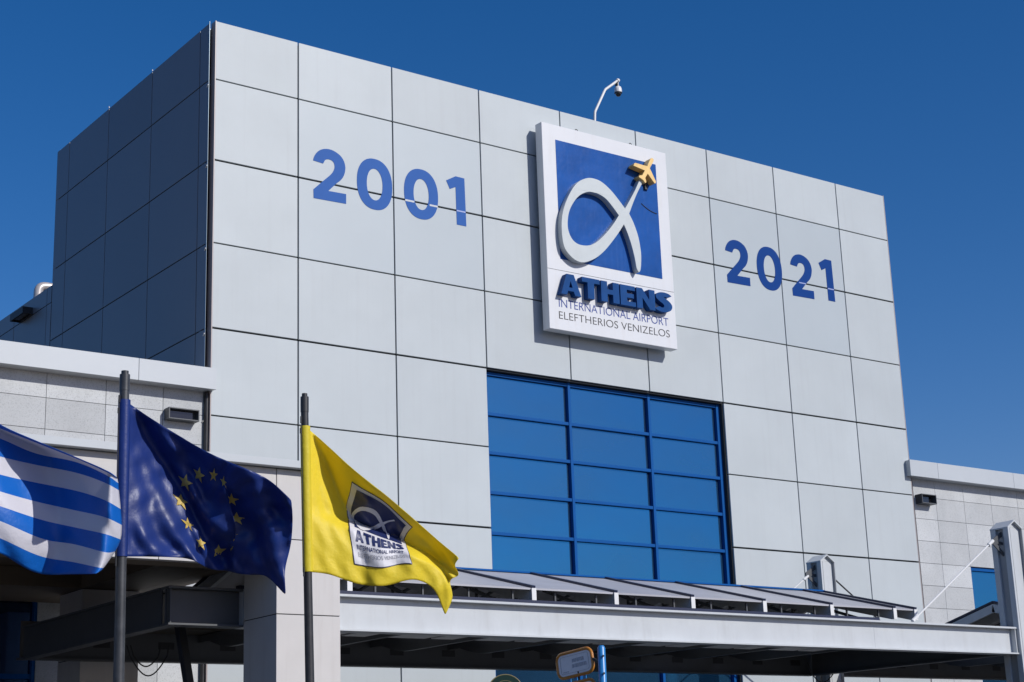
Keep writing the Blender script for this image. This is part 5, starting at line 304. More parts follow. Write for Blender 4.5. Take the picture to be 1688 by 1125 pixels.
bk = MB(); bk.box(-.080, .27, .45, 8.66, .02, T-.03); bk.build('side_backing', K['gap'], bld)
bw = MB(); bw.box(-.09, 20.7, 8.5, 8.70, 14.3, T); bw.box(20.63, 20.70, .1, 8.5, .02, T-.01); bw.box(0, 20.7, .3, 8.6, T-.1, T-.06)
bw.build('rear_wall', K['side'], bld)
# lower block behind
lw = MB(); ys = [8.70, 9.01, 11.28, 13.55, 15.8, 18.1, 20.4, 22.7, 25.]
for a, c in zip(ys, ys[1:]):
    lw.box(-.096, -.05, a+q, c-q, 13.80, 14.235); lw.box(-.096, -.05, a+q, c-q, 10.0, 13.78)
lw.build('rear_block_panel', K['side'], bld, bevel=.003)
lb = MB(); lb.box(-.045, 20.6, 8.75, 25, .02, 14.2); lb.build('rear_block_core', K['gap'], bld)
# granite wings
def tiles(b, xs, z_top, z_bot, y0, y1, holes=()):
    z = z_top; zs = [z_top]; zz = 9.195
    while zz > z_bot: zs.append(zz); zz -= .6
    zs.append(z_bot)
    for i in range(len(xs)-1):
        for j in range(len(zs)-1):
            x0, x1, z0, z1 = xs[i], xs[i+1], zs[j+1], zs[j]
            if any(x0 >= h[0]-.02 and x1 <= h[1]+.02 and z1 <= h[2]+.02 for h in holes): continue
            b.box(x0+.005, x1-.005, y0, y1, z0+.005, z1-.005)
lt = MB(); xs = [-.10, -.96] + [-.96-1.18*i for i in range(1, 14)]; xs = xs[::-1]
tiles(lt, xs, 9.80, .02, .15, .20, holes=[(-16.4, -3.3, 5.62)])
lt.build('granite_wall', K['granite'], bld, bevel=.002)
rt = MB(); xr = [20.93, 21.83] + [21.83+1.18*i for i in range(1, 15)]
xr2 = xr[:]; xr2[2] = 23.01
tiles(rt, xr2, 9.80, .02, .15, .20, holes=[(22.95, 27.8, 7.42)])
rt.build('granite_wall', K['granite'], bld, bevel=.002)
gb = MB(); gb.box(-16.3, -.13, .205, .4, 5.60, 9.9); gb.box(-3.30, -.13, .205, .4, .02, 5.60); gb.box(-16.3, -.14, .4, 8, .02, 9.95); gb.build('wing_core', K['gap'], bld); gb = MB()
gb.box(20.96, 38, .205, .4, 7.38, 9.9); gb.box(20.96, 23, .205, .4, .02, 7.4); gb.box(27.7, 38, .205, .4, .02, 7.4); gb.box(20.75, 38, .4, 8, .02, 9.95)
gb.build('wing_core', K['gap'], bld)
def fascia(xs, z0, z1, y0):
    b = MB()
    for a, c in zip(xs, xs[1:]): b.box(a+.004, c-.004, y0, y0+.05, z0, z1)
    b.box(xs[0]+.006, xs[-1]-.006, y0+.052, .5, z0+.006, z1-.01)
    return b.build('fascia', K['fascia'], bld, bevel=.004)
fascia([-16.2, -10.5, -6.9, -1.62, .03], 9.67, 10.105, -.17)
fascia([20.53, 21.66, 24.9, 28.3, 31.7, 38], 9.675, 10.115, -.17)
# main window
win = MB(); fy0 = .13
cols = [WX0+.012, 9.20, 11.64, WX1-.012]
zr = [WZ1-.022, 9.985, 9.095, 8.20, 7.295, 6.42, 5.52, 4.62, 3.72, 2.82, 1.92, 1.02, .12]
fw = [.09, .075, .075, .11]
for k, (x, wd) in enumerate(zip(cols, fw)):
    x0 = x if k == 0 else (x-wd if k == 3 else x-wd/2)
    win.box(x0, x0+wd, fy0+.02, .36, .1, WZ1-.02)
for k, z in enumerate(zr):
    h = .075; z0 = z-h/2 if 0 < k < len(zr)-1 else (z-.09 if k == 0 else z)
    for c in range(3): win.box(cols[c]+.03, cols[c+1]-.03, fy0+.035, .35, z0, z0+h)
wf = win.build('window', K['frame'], bld, bevel=.004)
gl = MB()
for c in range(3):
    for k in range(len(zr)-1):
        t1, t2 = random.uniform(-.009, .009), random.uniform(-.004, .004); x0, x1, z0, z1 = cols[c]+.02, cols[c+1]-.02, zr[k+1], zr[k]
        gl.add([(x0,.238+t1,z0),(x1,.238-t1,z0),(x1,.238-t1+t2,z1),(x0,.238+t1+t2,z1)], [(0,1,2,3)])
gl.build('pane', K['glass'], wf)
hd = MB(); hd.box(WX0+.012, WX1-.012, .37, .42, .02, WZ1-.02); hd.build('window_backing', K['gap'], bld)
def small_window(x0, x1, z0, z1, nx, zs, gm):
    b = MB(); 
    for i in range(nx+1):
        x = x0 + (x1-x0)*i/nx; b.box(x-.045, x+.045, .17, .34, z0, z1)
    for z in [z0+.05, z1-.05]+zs: b.box(x0, x1, .20, .33, z-.045, z+.045)
    f = b.build('window', K['frame'], bld, bevel=.003); p = MB()
    for i in range(nx):
        a, c = x0+(x1-x0)*i/nx, x0+(x1-x0)*(i+1)/nx
        p.add([(a,.27,z0),(c,.27,z0),(c,.271,z1),(a,.271,z1)], [(0,1,2,3)])
    p.build('pane', gm, f); h = MB(); h.box(x0, x1, .36, .39, z0, z1); h.build('window_backing', K['gap'], bld)
small_window(23.0, 27.65, .1, 7.39, 2, [4.6, 1.9], K['glass'])
small_window(-16.3, -3.33, .1, 5.58, 6, [4.05, 2.6], K['glassk'])
# roof slabs of the wings
rs = MB(); rs.box(-16.2, -.12, .5, 8.6, 9.96, 10.02); rs.build('wing_roof', K['gap'], bld); rs = MB(); rs.box(20.76, 38, .5, 8.6, 9.96, 10.02); rs.build('wing_roof', K['gap'], bld)
# numerals painted over the panels, with the pale splices where film bridges the joint
def ell(cx, cz, a, b, n=56, p=2.25):
    o = []
    for k in range(n):
        t = 2*math.pi*k/n; c, s_ = math.cos(t), math.sin(t)
        o.append((cx + a*abs(c)**(2/p)*(1 if c > 0 else -1), cz + b*abs(s_)**(2/p)*(1 if s_ > 0 else -1)))
    return o
def smooth_loop(pts, keep, n=4):
    """round an outline, leaving the listed corner indices sharp"""
    out = []; L = len(pts)
    for i in range(L):
        p0, p1, p2, p3 = pts[i-1], pts[i], pts[(i+1) % L], pts[(i+2) % L]
        if i in keep: p0 = p1
        if (i+1) % L in keep: p3 = p2
        if i in keep and (i+1) % L in keep: out.append(p1); continue
        for k in range(n):
            t = k/n
            out.append(tuple(.5*((2*p1[a]) + (-p0[a]+p2[a])*t + (2*p0[a]-5*p1[a]+4*p2[a]-p3[a])*t*t + (-p0[a]+3*p1[a]-3*p2[a]+p3[a])*t**3) for a in (0, 1)))
    return out
TWO = smooth_loop(D_TWO, {0, 14, 15, 16, 17, 18, 27})
def numeral(loops, m, dx=0., pale=True):
    loops = [[(x+dx, z) for x, z in lp] for lp in loops]
    o = outline('numeral', loops, -.006, .004, m, bld); return o
def ring(cx, w=.455, h=.597): return [ell(cx, 14.812, w, h), ell(cx, 14.805, w-.252, h-.228, p=2.1)]
numeral([TWO], K['num1']); numeral(ring(3.87), K['num1']); numeral(ring(5.09), K['num1']); numeral([D_ONE], K['num1'])
numeral([TWO], K['num2'], 12.068); numeral(ring(15.945), K['num2']); numeral([TWO], K['num2'], 14.412); numeral([D_ONE], K['num2'], 12.045)
for x0, x1 in ((4.66, 4.90), (5.31, 5.53), (6.045, 6.29), (17.01, 17.27), (18.10, 18.33)):
    sp = MB(); sp.box(x0, x1, -.0085, -.0065, RZ[2]-(.03 if x1 < 5.6 else .018), RZ[2]+.012); sp.build('film_splice', K['numl'] if x1 > 5.6 else K['fascia'], bld)

# ================================================================ the big sign
F = -.40
sg = empty('airport_sign', (10.2, -.2, 12.03), 'large white box sign with blue square, looping ribbon, yellow airplane and raised blue letters', 'sign')
b = MB(); b.box(8.28, 12.18, F, F+.25, 12.03, 17.13); b.build('sign_box', K['signw'], sg, bevel=.012)
for z in (12.8, 14.6, 16.4):
    for x in (8.7, 10.2, 11.7):
        b = MB(); b.box(x-.06, x+.06, F+.25, -.001, z-.06, z+.06); b.build('bracket', K['steeld'], sg)
b = MB(); b.box(8.677, 11.82, F-.006, F+.002, 13.765, 16.75); b.build('blue_panel', K['signb'], sg)
b = MB(); b.box(8.29, 12.17, F-.0025, F+.001, 13.476, 13.486)
b.build('seam', K['steeld'], sg)
b = MB(); r = [(11.14+.008*k, F-.009, 15.60-.05*k+.0022*k*k) for k in range(0, 13)]
b.tube([(11.27+.035*k, F-.012, 15.62-.024*k+.0008*k*k) for k in range(0, 15)], .010, 6); b.build('loose_cable', K['dark'], sg)
AO = smooth_loop(ALPHA_OUT, {0, 3, 9, 14, 35, 37}, 3); AH = smooth_loop(ALPHA_HOLE, {0}, 4)
o = outline('ribbon', [AO, AH], F-.17, .163, K['alpha'], sg)
md = o.modifiers.new('bevel', 'BEVEL'); md.width = .006; md.limit_method = 'ANGLE'; md.angle_limit = 1.0
outline('airplane_emblem', [smooth_loop(PLANE_OUT, {3, 4, 5, 6, 7, 8, 9, 12, 14, 15, 16, 17, 18, 20, 22}, 3)], F-.24, .20, K['gold'], sg)
b = MB(); b.box(11.38, 11.46, F-.062, F-.004, 16.0, 16.3); b.build('emblem_bracket', K['dark'], sg)
# raised letters, drawn as heavy sans outlines
def LT(): 
    hh = .505
    S_out = []
    return hh
BASE = 12.857; CAP = .505
GL = {
 'A': ([[(0,0),(.17,1),(.37,1),(.56,0),(.39,0),(.355,.19),(.195,.19),(.165,0)], [(.225,.36),(.325,.36),(.275,.68)]], .56),
 'T': ([[(0,1),(.50,1),(.50,.77),(.34,.77),(.34,0),(.155,0),(.155,.77),(0,.77)]], .50),
 'H': ([[(0,0),(0,1),(.18,1),(.18,.62),(.34,.62),(.34,1),(.52,1),(.52,0),(.34,0),(.34,.39),(.18,.39),(.18,0)]], .52),
 'E': ([[(0,0),(0,1),(.43,1),(.43,.78),(.19,.78),(.19,.61),(.39,.61),(.39,.40),(.19,.40),(.19,.22),(.44,.22),(.44,0)]], .44),
 'N': ([[(0,0),(0,1),(.17,1),(.37,.48),(.37,1),(.54,1),(.54,0),(.38,0),(.17,.54),(.17,0)]], .54),
}
def s_loop():
    # heavy S as a thick swept stroke
    c = [(.40,.80),(.33,.875),(.22,.885),(.135,.83),(.125,.72),(.20,.61),(.30,.50),(.36,.36),(.33,.20),(.22,.115),(.11,.13),(.03,.20)]
    cc = []
    for i in range(len(c)-1):
        p0, p1, p2, p3 = c[max(i-1,0)], c[i], c[i+1], c[min(i+2, len(c)-1)]
        for k in range(4):
            t = k/4; cc.append(tuple(.5*((2*p1[a]) + (-p0[a]+p2[a])*t + (2*p0[a]-5*p1[a]+4*p2[a]-p3[a])*t*t + (-p0[a]+3*p1[a]-3*p2[a]+p3[a])*t**3) for a in (0, 1)))
    cc.append(c[-1]); L_, R_ = [], []
    for i, p in enumerate(cc):
        a, d = cc[max(i-1,0)], cc[min(i+1, len(cc)-1)]; dx, dz = d[0]-a[0], d[1]-a[1]; l = math.hypot(dx, dz); nx, nz = -dz/l, dx/l
        u = i/(len(cc)-1); wd = .095 + .03*math.sin(math.pi*u)
        L_.append((p[0]+nx*wd, p[1]+nz*wd)); R_.append((p[0]-nx*wd, p[1]-nz*wd))
    return L_ + R_[::-1]
GL['S'] = ([s_loop()], .47)
def word_loops(word, x0, x1, z0, cap, gapw=.045):
    tot = sum(GL[c][1] for c in word) + gapw*(len(word)-1); sx = (x1-x0)/tot; x = x0; res = []
    for c in word:
        lps, wd = GL[c]; res.append([[(x+p*sx, z0+q_*cap) for p, q_ in lp] for lp in lps]); x += (wd+gapw)*sx
    return res
for lps in word_loops('ATHENS', 8.53, 11.93, BASE, CAP, .035):
    outline('letter', lps, F-.165, .16, K['letter'], sg)
text_fit('lettering', 'INTERNATIONAL AIRPORT', 8.575, 11.93, 12.583, 12.782, F-.004, .003, K['tblue'], sg, offset=-.004)
text_fit('lettering', 'ELEFTHERIOS VENIZELOS', 8.565, 11.95, 12.298, 12.478, F-.004, .003, K['tblack'], sg, offset=-.010)
for x in (9.42, 11.12):
    b = MB(); z = 17.175; b.tube([(x+.035*math.cos(t), -.30, z+.035*math.sin(t)) for t in [k*math.pi/8 for k in range(17)]], .010, 6, caps=False)
    b.tube([(x, -.3, 17.12), (x, -.3, 17.145)], .012, 6); b.build('lifting_eye', K['dark'], sg)
b = MB(); b.tube([(11.28+.04*k, -.30, 17.145+.018*math.sin(k*2.3)) for k in range(11)], .009, 6)
b.tube([(11.55+.012*k, -.30, 17.15+.03*math.sin(k*1.1)) for k in range(8)], .008, 6); b.build('wire_end', K['dark'], sg)

# ================================================================ wall lights
def wall_light(x0, x1, z0, z1, yf, yb, label, side=None):
    t = empty('wall_light', ((x0+x1)/2, yb, z0), label, 'wall light', 'box shaped floodlights on the upper walls')
    b = MB(); th = .022
    b.box(x0, x0+th, yf, yb, z0, z1); b.box(x1-th, x1, yf, yb, z0, z1); b.box(x0+th, x1-th, yf, yb, z1-th, z1); b.box(x0+th, x1-th, yf, yb, z0, z0+th)
    b.box(x0+th, x1-th, yb-.05, yb-.002, z0+th, z1-th)
    b.build('housing', K['steeld'], t, bevel=.003)
    b = MB(); b.box(x0+.05, x1-.10, yb-.11, yb-.09, z0+.05, z1-.05); b.build('lens', K['glassd'], t)
    return t
wall_light(-.93, -.28, 9.01, 9.24, -.07, .15, 'grey box floodlight on the left granite wall above the dark blue flag')
wall_light(20.99, 21.58, 8.98, 9.235, -.09, .15, 'grey box floodlight on the right granite wall under the fascia')
t = empty('wall_light', (-.1, 10.35, 13.85), 'dark box floodlight on the shaded rear side wall near the pipe', 'wall light', 'box shaped floodlights on the upper walls')
b = MB(); b.box(-.36, -.32, 9.95, 10.85, 13.80, 13.98); b.box(-.32, -.098, 9.95, 9.98, 13.80, 13.98); b.box(-.32, -.098, 10.82, 10.85, 13.80, 13.98); b.box(-.32, -.098, 9.98, 10.82, 13.95, 13.98)
b.build('housing', K['dark'], t, bevel=.004)
b = MB(); b.box(-.30, -.12, 10.0, 10.8, 13.83, 13.85); b.build('lens', K['glassd'], t)

# ================================================================ pipes
PIPE0 = (2.96, 18, 14.0); PIPE1 = (2.96, 18, 17.22); PIPE2 = (6, 18, 17.22)
def bend(pts, r=.12, n=6):
    pts = [Vector(p) for p in pts]; out = [pts[0]]
    for i in range(1, len(pts)-1):
        a = (pts[i-1]-pts[i]).normalized()*r; c = (pts[i+1]-pts[i]).normalized()*r
        for k in range(n+1):
            t = k/n; out.append((pts[i]+a)*(1-t)**2 + pts[i]*2*t*(1-t) + (pts[i]+c)*t*t)
    out.append(pts[-1]); return out
b = MB(); b.tube(bend([PIPE0, PIPE1, PIPE2], .24), .135, 18)
t = tag(b.build('vent_pipe', K['pipe'], smooth=True), 'silver elbow vent pipe rising behind the left edge of the block', 'pipe')
b = MB(); b.tube([(PIPE1[0], PIPE1[1], PIPE1[2]-.42), (PIPE1[0], PIPE1[1], PIPE1[2]-.37)], .14, 18); b.build('collar', K['pipe'], t, smooth=True)
b = MB(); b.tube([(-.055, .09, .1), (-.055, .09, 9.66)], .045, 14)
tag(b.build('downpipe', K['poled'], smooth=True), 'slim dark drainpipe in the gap between granite wall and panel block', 'pipe')
b = MB(); b.tube([(20.82, .12, .1), (20.82, .12, 9.66)], .04, 14)
tag(b.build('downpipe', K['poled'], smooth=True), 'dark drainpipe in the joint at the right end of the panel block', 'pipe')

# ================================================================ security camera on the roof edge
cc = empty('security_camera', (10.49, .3, T), 'white dome security camera hanging from a bent arm on the roof edge', 'camera')
b = MB(); b.tube(bend([(10.49, .3, 17.64), (10.53, .3, 18.13), (10.90, .3, 18.82), (11.335, .3, 19.17)], .05), [.036]*100 if False else .034, 12)
b.tube([(11.325, .3, 19.16), (11.36, .3, 19.19)], .052, 12); b.build('arm', K['white'], cc, smooth=True)
def lathe(b, cx, cy, prof, n=24, mi=0):
    b.tube([(cx, cy, z) for r, z in prof], [max(r, .001) for r, z in prof], n, mi)
b = MB(); lathe(b, 11.335, .3, [(.022,19.13),(.022,19.03),(.035,19.02),(.075,18.99),(.092,18.94),(.096,18.88),(.096,18.845)][::-1]); b.build('housing', K['white'], cc, smooth=True)
b = MB(); lathe(b, 11.335, .3, [(.10,18.825),(.10,18.845)]); b.build('band', K['steeld'], cc, smooth=True)
b = MB(); lathe(b, 11.335, .3, [(.01,18.735),(.03,18.738),(.05,18.75),(.066,18.77),(.075,18.795),(.078,18.824)]); b.build('dome', K['glassd'], cc, smooth=True)
b = MB(); b.box(11.28, 11.315, .26, .34, 19.02, 19.12); b.build('junction_box', K['dark'], cc)
# ================================================================ stone portal on the left
po = empty('stone_portal', (-2.85, -5, 0), 'white stone clad portal with square pillar behind the flags', 'portal')
b = MB()
for z0, z1 in ((.13, 2.1), (2.1, 4.19), (4.19, 5.23), (5.23, 6.22)):
    b.box(-3.36, -2.35, -9.0, -8.03, z0+.006, z1-.006)
b.build('pillar', K['stone'], po, bevel=.006)
b = MB(); b.box(-3.35, -2.36, -8.99, -8.04, .1, 6.22); b.build('joint_core', K['gap'], po)
b = MB()
for z0, z1 in ((.13, 2.1), (2.1, 4.19), (4.19, 5.36)): b.box(-3.36, -2.31, -2.05, -1.03, z0+.006, z1-.006)
b.build('pillar', K['stone'], po, bevel=.006)
b = MB(); b.box(-3.35, -2.32, -2.04, -1.04, .1, 5.36); b.build('joint_core', K['gap'], po)
b = MB(); x = -3.364
while x > -13:
    x2 = x-1.75; 
    for z0, z1 in ((4.84, 5.23), (5.23, 6.22)): b.box(x2+.005, x-.005, -8.995, -8.85, z0+.004, z1-.004)
    x = x2
b.build('lintel', K['stone'], po, bevel=.004)
b = MB(); b.box(-13.8, -2.24, -9.14, -8.80, 6.226, 6.33); b.build('ledge', K['fascia'], po, bevel=.004)
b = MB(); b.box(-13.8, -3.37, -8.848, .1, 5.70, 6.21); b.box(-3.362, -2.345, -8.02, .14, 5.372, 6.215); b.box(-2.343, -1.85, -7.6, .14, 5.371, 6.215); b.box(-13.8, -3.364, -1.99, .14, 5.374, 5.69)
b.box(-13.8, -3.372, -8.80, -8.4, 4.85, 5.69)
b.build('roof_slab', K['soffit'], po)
b = MB(); b.box(-13.8, -12.8, -9.0, -8.03, .13, 6.22); b.build('pillar', K['stone'], po)

# ================================================================ steel canopies
def ibeam(b, a, c, h, w, tf=.035, tw=.02, top_mi=0):
    """a,c: ends of the top centre line"""
    a = Vector(a); c = Vector(c); dz = Vector((0,0,1))
    b.bar(a-dz*tf/2, c-dz*tf/2, w, tf); b.bar(a-dz*(h-tf/2), c-dz*(h-tf/2), w, tf); b.bar(a-dz*h/2, c-dz*h/2, tw, h-2*tf-.002)
def column(par, x0, yf, zs=6.69, za=6.845, ztop=None):
    """gabled steel post: web between two flanges, a folded plate over the top, a channel on the left face"""
    w, d = .46, .45; x1 = x0+w; yb = yf+d; xm = (x0+x1)/2; th = .022
    b = MB()
    b.box(x0+.05, x0+.05+th, yf, yb, .13, zs-.02, 1); b.box(x1-th, x1, yf, yb, .13, zs, 1)
    b.box(x0+.05+th, x1-th, yf+.07, yf+.09, .13, zs-.005)                        # web facing the road
    b.box(x0+.05+th, x1-th, yb-.06, yb-.04, .13, zs-.005)
    b.box(x0, x0+.05, yf, yf+.13, .13, zs); b.box(x0, x0+.05, yb-.13, yb, .13, zs)   # lips of the side channel
    # gable web and folded cap
    b.prism([(x0+.05, zs-.004), (x1-.01, zs-.004), (xm+.01, za-.03)], 'y', yf+.071, yf+.089)
    b.prism([(x0+.05, zs-.004), (x1-.01, zs-.004), (xm+.01, za-.03)], 'y', yb-.059, yb-.041)
    o = b.build('column', [K['steel'], K['steel_shade']], par, bevel=.003)
    c = MB(); l = math.hypot(xm-x0, za-zs)
    c.prism([(x0-.004, zs), (xm, za), (x1+.004, zs), (x1+.004, zs-.03), (xm, za-.032), (x0-.004, zs-.03)], 'y', yf-.004, yb+.004)
    c.build('cap_plate', K['steel'], o)
    return o
def canopy(name, X0, X1, rx, mx0, mx1, label, cols, beam_z=4.65, bh=.54, right=False):
    c = empty(name, ((X0+X1)/2, -5.2, 0), label, 'canopy', 'steel canopies in front of the block')
    b = MB(); 
    b.box(X0, X1, -8.0, -7.72, beam_z-.035, beam_z); b.box(X0, X1, -8.0, -7.72, beam_z-bh, beam_z-bh+.028); b.box(X0+.012, X1-.012, -7.87, -7.85, beam_z-bh+.03, beam_z-.037)
    for x in ([X0+.0, X1-.06] if not right else [X0]): b.box(x+.002, x+.022, -7.985, -7.872, beam_z-bh+.031, beam_z-.038)
    b.box(X0+.0*1, X0+.012, -7.98, -7.74, beam_z-bh+.03, beam_z-.037)
    x = 9.9
    if not right: b.box(x, x+.006, -7.873, -7.8705, beam_z-bh+.04, beam_z-.04)
    b.build('front_beam', K['steel'], c, bevel=.003)
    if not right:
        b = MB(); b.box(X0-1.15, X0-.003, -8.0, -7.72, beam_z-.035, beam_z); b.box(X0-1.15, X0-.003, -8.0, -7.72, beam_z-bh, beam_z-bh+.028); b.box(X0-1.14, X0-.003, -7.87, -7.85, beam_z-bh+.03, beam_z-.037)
        b.box(X0-1.12, X0-1.10, -7.985, -7.872, beam_z-bh+.031, beam_z-.038); b.build('corner_beam', K['steeld'], c, bevel=.003)  # left end of the front beam, coloured darker for the lintel's shade
    XL = X0 if right else X0-1.15
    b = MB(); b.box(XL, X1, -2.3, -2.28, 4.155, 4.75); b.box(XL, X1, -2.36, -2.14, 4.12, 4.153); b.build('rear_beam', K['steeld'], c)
    # vents cut in the web: dark slots
    for x in [1.63+1.18*k for k in range(-5, 30)]:
        if XL+.5 < x < X1-.3: b = MB(); b.box(x-.15, x+.15, -2.304, -2.301, 4.34, 4.46); b.build('vent_slot', K['dark'], c)
    for x in (XL, X1-.2) if not right else (X1-.2,):
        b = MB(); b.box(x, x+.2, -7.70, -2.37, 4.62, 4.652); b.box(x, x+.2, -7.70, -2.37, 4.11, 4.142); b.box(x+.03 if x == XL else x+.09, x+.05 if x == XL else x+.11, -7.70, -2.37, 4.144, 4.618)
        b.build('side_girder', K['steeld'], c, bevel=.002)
    # joists with curved haunches
    for x in rx:
        b = MB(); b.box(x-.05, x+.05, -7.66, -2.31, 4.47, 4.58)
        pr = [(-7.66, 4.47)] + [(-7.66+.9*k/8, 4.47-.17*math.sin(math.pi*k/16)) for k in range(1, 9)] + [(-3.6, 4.30)] + [(-3.6+.9*k/8, 4.30+.17*(1-math.cos(math.pi*k/16))) for k in range(1, 9)]
        b.prism(pr + [(-2.7, 4.47)], 'x', x-.045, x+.045)
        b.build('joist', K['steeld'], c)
    # flat deck in front of and behind the raised light; white strips stand in for lit ceiling patches
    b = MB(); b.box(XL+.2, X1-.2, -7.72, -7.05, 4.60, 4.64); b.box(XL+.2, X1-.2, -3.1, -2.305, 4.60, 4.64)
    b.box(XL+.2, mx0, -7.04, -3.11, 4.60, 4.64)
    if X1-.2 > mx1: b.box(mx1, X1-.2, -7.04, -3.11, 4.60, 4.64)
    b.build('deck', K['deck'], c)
    x = (rx[0] if rx[0] > mx0 else rx[0]+1.758)+.12
    while x < mx1-1.2:
        for a_, c_ in ((0, .72), (.86, 1.30)):
            b = MB(); b.box(x+a_, x+c_, -6.3, -5.5, 4.31, 4.33); b.build('lit_patch_strip', K['white'], c)
        x += 1.758
    # gutter / dark bar on the front beam
    b = MB(); b.box(X0+.1 if not right else mx0, mx1-1.36 if not right else mx1, -7.68, -7.56, 4.655, 4.745); b.build('gutter', K['cap'], c)
    # raised ridge roof
    ye, yr, zr_, ze = -7.4, -5.0, 5.605, 4.985
    yb = -2.6
    xe = sorted(set([mx0]+[x for x in rx if mx0 < x < mx1]+[mx1]))
    for sgn, yy in ((1, ye), (-1, yb)):
        b = MB()
        for a, d in zip(xe, xe[1:]):
            p = [(a+.02, yy, ze), (d-.02, yy, ze), (d-.02, yr, zr_), (a+.02, yr, zr_)]
            b.add([(x_, y_, z_) for x_, y_, z_ in p] + [(x_, y_, z_-.03) for x_, y_, z_ in p], [(0,1,2,3),(7,6,5,4),(0,4,5,1),(1,5,6,2),(2,6,7,3),(3,7,4,0)])
        b.build('roof_sheet', K['roofm'], c)
        for x in xe:
            b = MB(); b.bar((x, yy-.02*sgn, ze+.012), (x, yr, zr_+.012), .075, .05)
            b.build('seam_cap', K['cap'], c)
            b = MB(); b.bar((x, yy+.02*sgn, ze-.125), (x, yr+.02*sgn, zr_-.125), .08, .185)
            r_ = b.build('rafter', K['steel'], c)
            if x != mx0 and x != mx1 or True:
                b = MB(); b.box(x-.045, x+.045, yy-.03 if sgn > 0 else yy+.012, yy-.012 if sgn > 0 else yy+.03, ze-.215, ze-.005); b.build('end_plate', K['white'], r_)
    b = MB(); b.box(mx0, mx1, yr-.05, yr+.05, zr_+.005, zr_+.035); b.build('ridge_cap', K['frame'], c)
    # posts and braces under the ridge roof
    b = MB(); x = mx0+.4
    while x < mx1-.3:
        b.box(x-.015, x+.015, -7.30, -7.27, 4.66, 4.95); b.box(x-.02, x+.02, -5.02, -4.98, 4.6, 5.5)
        b.bar((x, -7.2, 4.70), (x+.55, -5.1, 5.30), .05, .05); b.bar((x+.2, -2.7, 4.70), (x+.65, -4.8, 5.35), .07, .03)
        x += .88
    b.build('ridge_framing', K['steeld'], c)
    for (x0, yf) in cols: column(c, x0, yf)
    return c
RX = [7.535+1.758*k for k in range(-5, 3)]       # -1.25 .. 11.05
ca = canopy('steel_canopy', -3.35, 14.0, RX, -2.0, 11.66, 'long steel canopy with white front beam and raised grey ridge roof below the blue window', [(14.0, -8.05), (14.0, -2.79)])
cb = canopy('steel_canopy', 14.47, 30.0, [17.9+1.758*k for k in range(0, 7)], 17.2, 29.0, 'second steel canopy right of the near gabled post, dark roof end sloping left', [(30.0, -8.05)], beam_z=4.52, bh=.22, right=True)
# tie rods of the first canopy
def rod(a, c_, r=.02):
    b = MB(); a = Vector(a); c_ = Vector(c_); b.tube([a, c_], r, 10); d = (c_-a).normalized()
    b.tube([a-d*.02, a+d*.16], r*1.9, 10); b.tube([c_-d*.16, c_+d*.02], r*1.9, 10)
    return b.build('tie_rod', K['white'], ca, smooth=True)
rod((13.74, -7.83, 6.40), (11.08, -7.83, 4.70)); rod((13.78, -2.56, 6.34), (11.6, -2.56, 4.95), .016)
b = MB(); b.tube([(14.5, -2.56, 6.42), (16.6, -2.56, 5.08)], .018, 10); b.build('tie_rod', K['poled'], ca, smooth=True)
b = MB(); b.tube([(14.5, -7.83, 6.42), (17.1, -7.83, 4.7)], .02, 10); b.build('tie_rod', K['white'], ca, smooth=True)
for yf in (-7.83, -2.56):
    b = MB(); b.prism([(14.06, 6.62), (13.72, 6.42), (13.72, 6.36), (14.06, 6.10), (14.06, 6.18), (13.84, 6.38), (14.06, 6.52)], 'y', yf-.012, yf+.012)
    b.prism([(14.06, 6.34), (13.80, 6.36), (13.80, 6.42), (14.06, 6.40)], 'y', yf-.010, yf+.010)
    b.build('gusset', K['steeld'], ca)
b = MB(); b.bar((-3.62, -6.4, 4.5), (-3.28, -6.4, 2.7), .11, .14, up=(0,1,0)); b.bar((-3.28, -6.4, 2.7), (-3.2, -6.4, .13), .11, .14, up=(0,1,0))
b.build('raking_strut', K['dark'], ca)
b = MB(); b.bar((-1.1, -2.25, 5.42), (-.45, -2.25, 5.83), .04, .10); b.build('brace', K['white'], ca)
# hanging cables
b = MB(); b.tube([(-3.75+.62*k/14, -5., 3.96-.30*math.sin(math.pi*k/14)) for k in range(15)], .011, 8); b.tube([(-3.7+.42*k/14, -5.02, 3.96-.16*math.sin(math.pi*k/14)) for k in range(15)], .011, 8)
b.tube([(-3.75, -5, 3.96), (-3.8, -5, 4.12)], .011, 6); b.tube([(-3.13, -5, 3.96), (-3.1, -5, 4.12)], .011, 6); b.tube([(-3.28, -5.02, 3.96), (-3.25, -5.02, 4.12)], .011, 6); b.tube([(-3.7, -5.02, 3.96), (-3.75, -5.02, 4.12)], .011, 6)
tag(b.build('hanging_cable', K['dark'], smooth=True), 'two black cable loops hanging under the canopy beside the left flagpole', 'cable')
b = MB(); b.tube([(13.2+.9*k/14, -2.9, 4.36-.62*math.sin(math.pi*(k/14)**.8)*.6-.15*k/14) for k in range(15)], .013, 8)
tag(b.build('hanging_cable', K['dark'], smooth=True), 'black cable sagging from a slot to the head of the far canopy post', 'cable')

